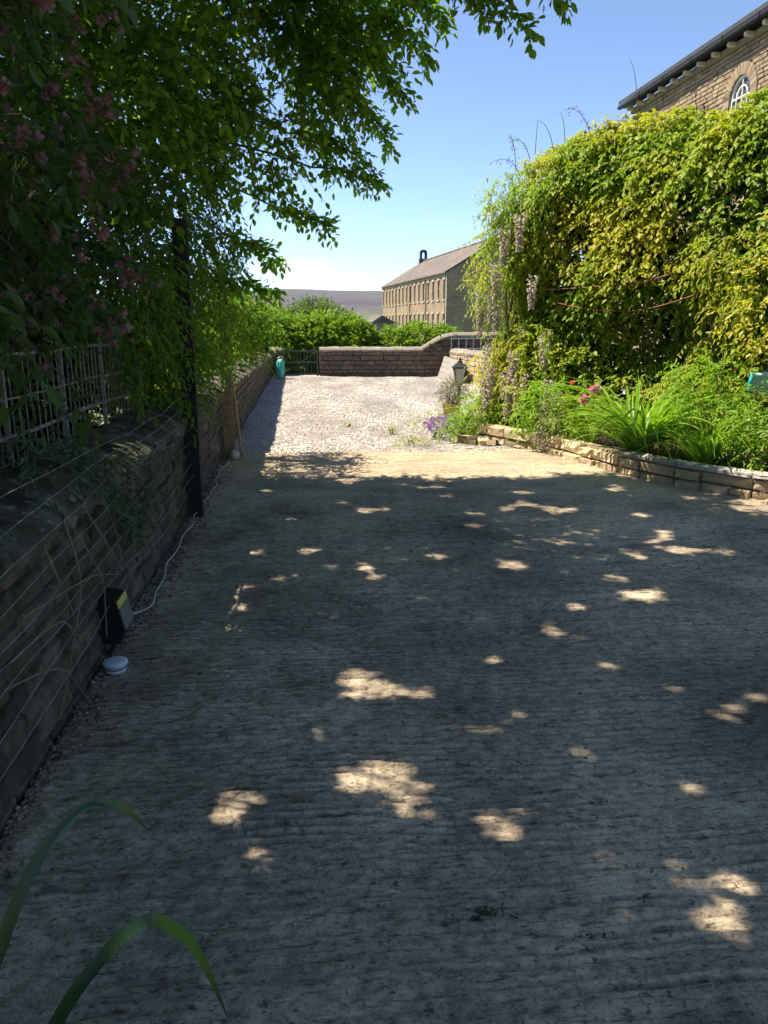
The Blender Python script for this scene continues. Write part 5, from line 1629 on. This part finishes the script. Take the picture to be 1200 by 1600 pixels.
for (x, y, zt) in [(1.62, 11.05, 2.85), (1.80, 10.9, 3.0), (1.36, 11.3, 2.05), (1.48, 11.1, 2.0), (1.36, 11.35, 1.75), (1.55, 11.05, 1.9), (1.50, 11.0, 1.12), (1.46, 11.05, .85), (1.48, 10.9, 1.0), (1.42, 10.9, .72), (1.62, 10.6, 1.0), (1.7, 10.5, .98), (1.78, 10.4, .9), (1.66, 10.5, .8), (1.85, 10.3, .95), (1.73, 10.55, 1.25), (1.44, 11.1, 1.3), (1.42, 11.1, .6), (1.42, 11.0, 1.0), (2.2, 9.9, .75), (2.1, 10.0, .9), (1.52, 11.1, 2.4), (1.95, 10.65, 2.2), (2.1, 10.4, 1.5)]:
    mob('flower_cluster', random.choice(rac), None, ws, (x, y - .12, zt), (0, 0, random.random() * 6), [.85 + random.random() * .4] * 3)
pp = thing('white_post', 'slim white post glimpsed inside the wisteria', 'post', (1.95, 11.3, 0))
mb = MB(); mb.box((1.97, 11.3, .70), (.06, .06, 1.5), .3, .008); mb.build('shaft', M['white'], pp)
mb = MB(); mb.box((1.97, 11.3, 1.465), (.09, .09, .04), .3, .008); mb.build('cap', M['white'], pp)

def shrub(name, label, loc, blobs, N, k, tl, L, Wd, mat, sag=.4, droop=.3, thr=.34, seed=1, cat='shrub', bias=(-.4, -.4, .3), stems=6, tpl=LEAF6, nscale=3.0):
    t_ = thing(name, label, cat, loc)
    P, O = blob_points(blobs, N, .3, nscale, thr, seed)
    Dd = O * .7 + rng.normal(size=O.shape) * .45; Dd[:, 2] -= droop
    lp, ld, ln = twig_leaves(P, Dd, k, tl, sag, .9, droop)
    ln = ln * .8 + np.array(bias)
    sz = L * (.75 + .5 * rng.random(len(lp)))
    mob('foliage', leaf_mesh('foliage', lp, ld, ln, sz, sz * Wd, tpl), mat, t_)
    mb = MB(); c0 = Vector(loc)
    for q in range(stems):
        b = blobs[q % len(blobs)]; e_ = Vector(b[0]) + Vector(rng.normal(size=3)) * .3 * min(b[1])
        mb.tube(curve(c0 + Vector((random.uniform(-.05, .05), random.uniform(-.05, .05), -.03)), (c0 + e_) / 2 + Vector((random.uniform(-.1, .1), random.uniform(-.1, .1), .1)), e_, 7), [.012 - .0013 * i for i in range(7)], 5)
    mb.build('stem', M['twig'], t_)
    return t_

shrub('golden_shrub', 'golden yellow variegated shrub at the right behind the bed', (4.3, 8.4, .17), [((4.05, 8.15, 1.75), (.55, .5, .75)), ((4.5, 7.7, 1.6), (.6, .5, 1.0)), ((4.15, 8.0, 2.45), (.35, .4, .35)), ((4.4, 7.6, .9), (.45, .4, .5))], 640, 8, .2, .06, .5, M['leaf_gold'], seed=111, stems=8)
shrub('yellow_wisteria_shoot', 'yellow-green drooping wisteria shoot above the dark hollow', (3.9, 8.9, .17), [((3.62, 8.65, 2.3), (.3, .3, .4)), ((3.75, 8.5, 1.95), (.25, .25, .4))], 110, 11, .24, .06, .34, M['leaf_wist'], .8, .5, seed=115, stems=3)
shrub('fern_leaved_shrub', 'lime green shrub with feathery leaves right of the daylily', (3.55, 8.0, .17), [((3.45, 8.05, .75), (.42, .38, .5)), ((3.3, 8.15, 1.0), (.3, .3, .3)), ((3.7, 7.7, .7), (.35, .35, .45))], 330, 13, .26, .055, .28, M['leaf_lime'], .5, .25, seed=121)
shrub('bushy_green_shrub', 'fresh green bushy plant left of the pink peonies', (2.2, 9.55, .17), [((2.15, 9.6, .55), (.35, .33, .42)), ((2.0, 9.85, .5), (.3, .3, .35))], 170, 9, .22, .075, .26, M['leaf_lime'], .4, .15, seed=131)
shrub('dark_leaved_shrub', 'dark green shrub in shade at the right end of the bed', (4.2, 7.3, .17), [((4.0, 7.35, .45), (.45, .38, .4)), ((4.6, 6.8, .5), (.6, .5, .5)), ((3.7, 7.3, .35), (.25, .25, .2))], 300, 8, .18, .055, .5, M['leaf_hedge'], seed=141)
shrub('plum_leaved_plant', 'low plum-coloured plant spilling over the right end of the edging', (3.72, 6.72, .05), [((3.65, 6.72, .14), (.25, .18, .14)), ((3.95, 6.5, .16), (.25, .18, .14)), ((4.2, 6.3, .15), (.25, .2, .15))], 230, 7, .07, .032, .8, M['leaf_plum'], .2, .1, seed=151)
shrub('lime_ground_cover', 'lime green mound spilling onto the gravel at the left end of the bed', (1.05, 10.75, -.03), [((1.1, 10.8, .14), (.28, .22, .22)), ((.85, 10.6, .06), (.22, .15, .12)), ((1.3, 10.95, .3), (.3, .25, .3))], 330, 9, .12, .04, .42, M['leaf_lime'], .3, .1, seed=161)
sh = shrub('mauve_flowering_plant', 'low mauve-flowered plant on the gravel by the lime green mound', (.78, 11.2, -.04), [((.80, 11.1, .10), (.24, .18, .12)), ((1.0, 11.4, .12), (.25, .2, .14))], 130, 7, .09, .03, .4, M['leaf_grey'], .2, .0, seed=171)
N = 620; P, O = blob_points([((.80, 11.08, .15), (.22, .18, .12)), ((.98, 11.2, .17), (.15, .15, .12))], N, .5, 6, .3, 172)
mob('blossom', leaf_mesh('blossom', P, O + rng.normal(size=O.shape) * .5, rand_dir(len(P)), .028, .024), M['mauve'], sh)
sh = shrub('yellow_rockery_plant', 'thin yellow-green plant scattered over the gravel behind the mauve flowers', (.75, 12.4, -.04), [((.7, 12.3, .05), (.4, .35, .12)), ((1.05, 12.7, .1), (.3, .3, .15)), ((.55, 11.8, .03), (.25, .2, .07))], 120, 7, .1, .03, .4, M['leaf_wist'], .2, .0, .4, seed=181)
# trailing pale flowers over the edging
tr = shrub('trailing_phlox', 'pale pink flowering plant trailing over the middle of the bed edging', (2.1, 9.62, .2), [((2.04, 9.56, .22), (.17, .13, .22)), ((2.05, 9.45, .06), (.13, .08, .10)), ((2.1, 9.7, .5), (.16, .15, .22))], 110, 6, .09, .024, .4, M['leaf_grey'], .5, .4, seed=191)
P, O = blob_points([((2.04, 9.52, .22), (.19, .13, .24)), ((2.05, 9.42, .04), (.14, .08, .10)), ((2.1, 9.66, .52), (.18, .15, .22))], 620, .6, 6, .35, 192)
mob('blossom', leaf_mesh('blossom', P, O + rng.normal(size=O.shape) * .5, rand_dir(len(P)), .026, .024), M['palepetal'], tr)
# lavender in a clay pot
pt = thing('clay_pot', 'buff clay pot under the grey lavender bush', 'pot', (1.16, 13.5, -.05))
mb = MB(); mb.lathe((1.16, 13.5, -.05), [(.10, 0), (.135, .22), (.15, .225), (.15, .26), (.13, .26), (.12, .22)], 20); mb.build('bowl', M['pot'], pt, True)
mb = MB(); mb.lathe((1.16, 13.5, .155), [(.115, 0), (.117, .01)], 16); mb.build('compost', M['soil'], pt)
shrub('lavender_bush', 'grey-green dry lavender bush growing in the clay pot', (1.16, 13.5, .18), [((1.16, 13.5, .40), (.21, .2, .23)), ((1.3, 13.55, .42), (.18, .18, .2))], 420, 8, .10, .035, .22, M['leaf_grey'], .1, -.1, .25, seed=201, bias=(-.3, -.3, .2))
# grass tufts in the gravel
for i, (x, y, lab) in enumerate([(.12, 11.6, 'flat yellow-green weed patch in the middle of the gravel'), (.38, 10.35, 'long weed patch on the gravel near the concrete edge'), (-.55, 12.2, 'tiny lone weed out in the gravel')]):
    r_ = (.08, .28, .06)[i]
    shrub('weed_tuft', lab, (x, y, -.04), [((x, y, -.01), (r_, r_ * .7, .045))], (22, 90, 16)[i], 6, .07, .03, .3, M['leaf_wist'], .1, -.1, .2, seed=211 + i, cat='weed', stems=2)

# ------------------------------------------------------------------ strap-leaved plants: every blade an object
def blade_mesh(name, L, w, bend, lift, mat, twist=0.0, n=10):
    V, F = [], []
    for i in range(n + 1):
        t = i / n; a = lift - bend * t ** 1.4
        if i == 0: x, z = 0.0, 0.0
        else: x += math.cos(a) * L / n; z += math.sin(a) * L / n
        ww = w * (1 - t ** 3.0) * (.55 + .9 * min(t * 2.5, .5)) + .0004
        tw = twist * t
        for sgn, dz in ((-1, .16), (0, 0), (1, .16)):
            V.append((x - dz * ww * math.sin(a) * 1, sgn * ww * .5 * math.cos(tw), z + dz * ww * math.cos(a) + sgn * ww * .5 * math.sin(tw)))
    for i in range(n):
        for k in range(2): F.append((i * 3 + k, i * 3 + k + 1, i * 3 + 4 + k, i * 3 + 3 + k))
    me = bpy.data.meshes.new(name); me.from_pydata(V, [], F); me.materials.append(mat)
    me.polygons.foreach_set('use_smooth', np.ones(len(F), dtype=bool)); me.update()
    return me

lily_v = [blade_mesh('leaf', .62 + .06 * i, .026, 1.1 + .28 * (i % 4), 1.25 - .08 * (i % 3), M['leaf_lily'], .4 * (i % 3 - 1)) for i in range(8)]
for (nm, lab, cx_, cy_, cnt_, sc_) in [('daylily_clump', 'large arching clump of bright green daylily leaves in the bed', 2.82, 8.45, 230, 1.3), ('daylily_clump', 'smaller daylily clump between the large one and the feathery shrub', 3.25, 7.8, 110, 1.0), ('daylily_clump', 'short clump of strap leaves under the peonies', 2.42, 9.12, 34, .75)]:
    dl = thing(nm, lab, 'daylily', (cx_, cy_, .17), 'daylily clumps in the raised bed')
    for i in range(cnt_):
        az = rng.random() * 6.283; rr_ = .10 * math.sqrt(rng.random())
        mob('leaf', random.choice(lily_v), None, dl, (cx_ + rr_ * math.cos(az + 1), cy_ + rr_ * math.sin(az + 1), .16), (rng.normal() * .12, rng.normal() * .12, az), [sc_ * (.75 + .45 * rng.random())] * 3)
# peonies
pe = thing('peony_plant', 'peony plant with two pink double flowers and an orange-red bud', 'peony', (2.42, 9.3, .17))
for (x, y, z_, r_, mt, nm) in [(2.40, 8.82, .84, .066, M['peony'], 'flower'), (2.30, 8.86, .73, .064, M['peony'], 'flower'), (2.22, 9.15, .90, .032, M['orange'], 'bud')]:
    N = 90 if nm == 'flower' else 30
    d = rand_dir(N); d[:, 2] = d[:, 2] * .8 + .15
    mob(nm, leaf_mesh(nm, np.array([x, y, z_]) + d * r_ * .25, d + rng.normal(size=d.shape) * .2, rand_dir(N) + d * .5, r_ * .9, r_ * .7, LEAF6), mt, pe)
    mb = MB(); mb.tube(curve((2.42, 9.3, .15), (x + .03, y + .1, z_ * .6), (x, y, z_ - .02), 8), .005, 5); mb.build('stem', M['leaf_lime'], pe)
P, O = blob_points([((2.42, 9.3, .5), (.25, .22, .25))], 60, .3, 3, .2, 221); lp, ld, ln = twig_leaves(P, O + rng.normal(size=O.shape) * .4, 5, .16, .3, .9, .2)
mob('foliage', leaf_mesh('foliage', lp, ld, ln, .085, .03, LEAF6), M['leaf_vine'], pe)

# two arching strap leaves right in front of the camera
ip = thing('foreground_strap_plant', 'dark strap-leaved plant at the lower left close to the camera', 'plant', (-.72, .95, 0))

def ribbon(pts, widths, nrm, mat, parent):
    V, F = [], []
    pts = [Vector(p) for p in pts]; sm = []; ws_ = []
    for i in range(len(pts) - 1):
        p0, p1, p2_, p3 = pts[max(i - 1, 0)], pts[i], pts[i + 1], pts[min(i + 2, len(pts) - 1)]
        for t_ in np.linspace(0, 1, 9)[:-1]:
            sm.append(.5 * ((2 * p1) + (p2_ - p0) * t_ + (2 * p0 - 5 * p1 + 4 * p2_ - p3) * t_ ** 2 + (3 * p1 - p0 - 3 * p2_ + p3) * t_ ** 3)); ws_.append(.78 * (widths[i] * (1 - t_) + widths[i + 1] * t_))
    sm.append(pts[-1]); ws_.append(widths[-1])
    for i, p in enumerate(sm):
        t_ = (sm[min(i + 1, len(sm) - 1)] - sm[max(i - 1, 0)]).normalized(); sd2 = t_.cross(Vector(nrm)).normalized(); up2 = sd2.cross(t_)
        V += [tuple(p - sd2 * ws_[i] / 2 + up2 * ws_[i] * .1), tuple(p), tuple(p + sd2 * ws_[i] / 2 + up2 * ws_[i] * .1)]
    for i in range(len(sm) - 1):
        for k in range(2): F.append((i * 3 + k, i * 3 + k + 1, i * 3 + 4 + k, i * 3 + 3 + k))
    me = bpy.data.meshes.new('leaf'); me.from_pydata(V, [], F); me.polygons.foreach_set('use_smooth', np.ones(len(F), dtype=bool)); me.update()
    return mob('leaf', me, mat, parent)

ribbon([(-.73, .93, .02), (-.68, .95, .40), (-.60, 1.0, .65), (-.55, 1.05, .77), (-.49, 1.1, .83), (-.44, 1.13, .81), (-.405, 1.15, .75)], [.022, .026, .028, .025, .018, .018, .001], (.35, -.75, .5), M['leaf_iris'], ip)
ribbon([(-.70, .92, .02), (-.58, .93, .38), (-.50, .95, .56), (-.43, .98, .655), (-.37, 1.0, .70), (-.33, 1.03, .655), (-.30, 1.05, .58), (-.265, 1.06, .45)], [.02, .026, .028, .026, .024, .024, .018, .001], (.1, -.75, .6), M['leaf_iris'], ip)
ribbon([(-.75, .95, .02), (-.82, .9, .3), (-.92, .85, .5), (-1.02, .82, .45)], [.02, .026, .024, .001], (.3, -.7, .6), M['leaf_iris'], ip)

# ------------------------------------------------------------------ hedges and trees beyond the yard
def far_bush(name, label, loc, blobs, N, L, mat, k=7, tl=.2, cat='hedge', thr=.33, seed=1, trunk=.06, Wd=.6, nscale=1.6):
    t_ = thing(name, label, cat, loc)
    P, O = blob_points(blobs, int(N * 1.9), .5, nscale, thr - .06, seed)
    Dd = O * .8 + rng.normal(size=O.shape) * .4; Dd[:, 2] += .1
    lp, ld, ln = twig_leaves(P, Dd, k, tl, .1, .9, -.1)
    ln = ln * .9 + np.array([-.5, 0, .5])
    sz = L * 1.25 * (.7 + .6 * rng.random(len(lp)))
    mob('crown', leaf_mesh('crown', lp, ld, ln, sz, sz * Wd), mat, t_)
    mb = MB(); c0 = Vector(loc)
    for b in blobs:
        e_ = Vector(b[0]); mb.tube(curve(c0, (c0 + e_) / 2 + Vector((0, 0, .2)), e_, 6), [trunk * (1 - .13 * i) for i in range(6)], 6)
    mb.build('trunk', M['bark'], t_)
    return t_

far_bush('laurel_hedge', 'bright green rounded hedge behind the gate and left half of the far wall', (-1.9, 26, -.6), [((-2.6, 26, .75), (1.1, 1.0, 1.0)), ((-1.2, 26.0, .75), (1.0, .9, .98)), ((-1.9, 26.3, .95), (1.2, 1.0, .88)), ((-3.4, 26.3, .9), (.9, .9, .9)), ((-.75, 25.9, .5), (.65, .8, 1.0))], 2300, .085, M['leaf_hedge'], seed=231)
far_bush('laurel_hedge', 'bright green rounded hedge behind the right half of the far wall', (1.1, 26, -.6), [((.4, 26, .55), (.75, .8, .85)), ((1.2, 26.1, .65), (.9, .9, .88)), ((2.0, 26.2, .55), (.8, .9, .85)), ((2.6, 26.3, .3), (.6, .8, .8))], 1500, .085, M['leaf_hedge'], seed=241)
far_bush('yard_corner_shrub', 'green overhanging shrub behind the stone pier and turquoise sack', (-4.4, 25.4, -.3), [((-4.0, 25.6, 1.1), (.9, .9, .9)), ((-4.9, 24.8, 1.2), (.9, 1.2, 1.0)), ((-3.55, 24.9, .95), (.35, .4, .45))], 900, .09, M['leaf_climb'], seed=251, cat='shrub')
far_bush('wallside_shrub', 'sunlit shrub growing behind the middle of the left wall', W(11, -1.3, -.1), [(W(9.2, -1.0, .95), (.5, .9, .65)), (W(11.5, -1.15, .9), (.6, 1.4, .6)), (W(14.5, -1.2, .85), (.6, 1.6, .6)), (W(18, -1.2, .8), (.7, 2.2, .6))], 1000, .08, M['leaf_wist'], seed=255, cat='shrub')
far_bush('round_tree', 'round pale green tree rising above the hedge by the gate', (-3.9, 45, -3), [((-3.9, 45, 1.0), (2.1, 2.0, 1.75)), ((-2.6, 45.3, .6), (1.4, 1.3, 1.5)), ((-5.4, 45, .5), (1.6, 1.5, 1.6))], 1500, .13, M['leaf_far'], 6, .4, 'tree', seed=261, trunk=.16)
far_bush('left_valley_tree', 'pale tree at the left edge of the valley view', (-8.2, 50, -3), [((-8.0, 50, .9), (2.2, 2, 2.0)), ((-6.6, 50.5, .4), (1.4, 1.4, 1.6))], 900, .13, M['leaf_far'], 6, .4, 'tree', seed=265, trunk=.16)
far_bush('dark_valley_tree', 'dark green tree just left of the small outbuilding', (-2.2, 85, -8.8), [((-2.2, 85, -.3), (1.5, 1.5, 1.7)), ((-3.8, 86, -1.0), (1.6, 1.5, 1.6))], 700, .22, M['leaf_dark'], 6, .5, 'tree', seed=271, trunk=.2)
far_bush('valley_tree', 'mid green tree in the valley between the round tree and outbuilding', (-6.5, 95, -9), [((-6.3, 95, -.2), (2.4, 2, 2.2)), ((-9, 96, -.2), (2.2, 2, 2.4))], 800, .22, M['leaf_hedge'], 6, .5, 'tree', seed=281, trunk=.2)

# ------------------------------------------------------------------ fallen leaves on the concrete
me = blade_mesh('fallen_leaf', .09, .035, .5, .25, M['deadleaf'], .8)
for (x, y, a_, lab, s_c) in [(-.32, 2.30, .5, 'curled dry leaf lying alone on the concrete near the camera', 1.0), (.52, 2.18, 2.2, 'small dry leaf beside the mossy patch on the concrete', .6), (.03, 1.75, 1.1, 'dry leaf crumb nearest the camera on the concrete', .4)]:
    tag(mob('fallen_leaf', me, None, None, (x, y, .008), (.15, -.1, a_), [s_c] * 3), lab, 'leaf', 'dry leaves on the drive')

# leaf crumbs, and moss cushions growing on the damp concrete
N = 1500
x = -1.3 + rng.random(N) * 4.4; y = 1.3 + 7.4 * rng.random(N) ** 1.2
dd_ = (x + 1.26) * NX + (y - 2.25) * NY
ok = (dd_ > .04) & (vnoise(np.stack([x, y, 0 * x], 1), 1.7, 301) > .40); x, y = x[ok], y[ok]
sz = .006 + .016 * rng.random(len(x)) ** 2.5
nn_ = np.array([0, 0, 1.0]) + rng.normal(size=(len(x), 3)) * .35; di = rand_dir(len(x)); di[:, 2] *= .2
M['crumb'] = leaf_mat('leaf_crumb', [(.16, .12, .07), (.09, .065, .035), (.28, .24, .17), (.07, .06, .03), (.34, .32, .27)], .1, .85)
tag(mob('leaf_crumbs', leaf_mesh('leaf_crumbs', np.stack([x, y, .010 + 0 * x], 1), di, nn_, sz, sz * .6), M['crumb']), 'crumbs of dry leaf scattered over the concrete drive', 'debris', kind='stuff')
M['moss'] = leaf_mat('dark_moss', [(.06, .055, .025), (.09, .075, .04), (.04, .04, .02)], .15, .9)
for (cx_, cy_, rx_, ry_, lab) in [(.28, 1.79, .10, .03, 'long dark moss cushion nearest the camera in the middle of the drive'), (.55, 1.70, .05, .045, 'round dark moss cushion right of the long one')]:
    N = int(38000 * rx_ * ry_ * 3.14) + 80
    p_ = rng.normal(size=(N, 2)) * .55; p_ = p_[np.hypot(p_[:, 0], p_[:, 1]) < 1.3]; q_ = np.stack([cx_ + p_[:, 0] * rx_, cy_ + p_[:, 1] * ry_ + p_[:, 0] * rx_ * .1, 0 * p_[:, 0]], 1)
    q_ = q_[vnoise(q_, 28, 303) > .30]; q_[:, 2] = .002
    di = rand_dir(len(q_)); di[:, 2] = np.abs(di[:, 2]) * .25 + .05
    tag(mob('moss_cushion', leaf_mesh('moss_cushion', q_, di, rand_dir(len(q_)) + np.array([0, 0, 1.5]), .010 + .006 * rng.random(len(q_)), .008), M['moss']), lab, 'moss')

# ------------------------------------------------------------------ summer haze over the valley
m, n, l = newmat('valley_air')
pv = n.new('ShaderNodeVolumePrincipled')
pv.inputs['Color'].default_value = (.50, .68, 1.0, 1)
pv.inputs['Density'].default_value = .00011
pv.inputs['Anisotropy'].default_value = .2
o_ = n.new('ShaderNodeOutputMaterial'); l.new(pv.outputs['Volume'], o_.inputs['Volume'])
mb = MB(); mb.box((0, 0, 70), (5300, 5300, 290)); tag(mb.build('haze', m), kind='stuff')
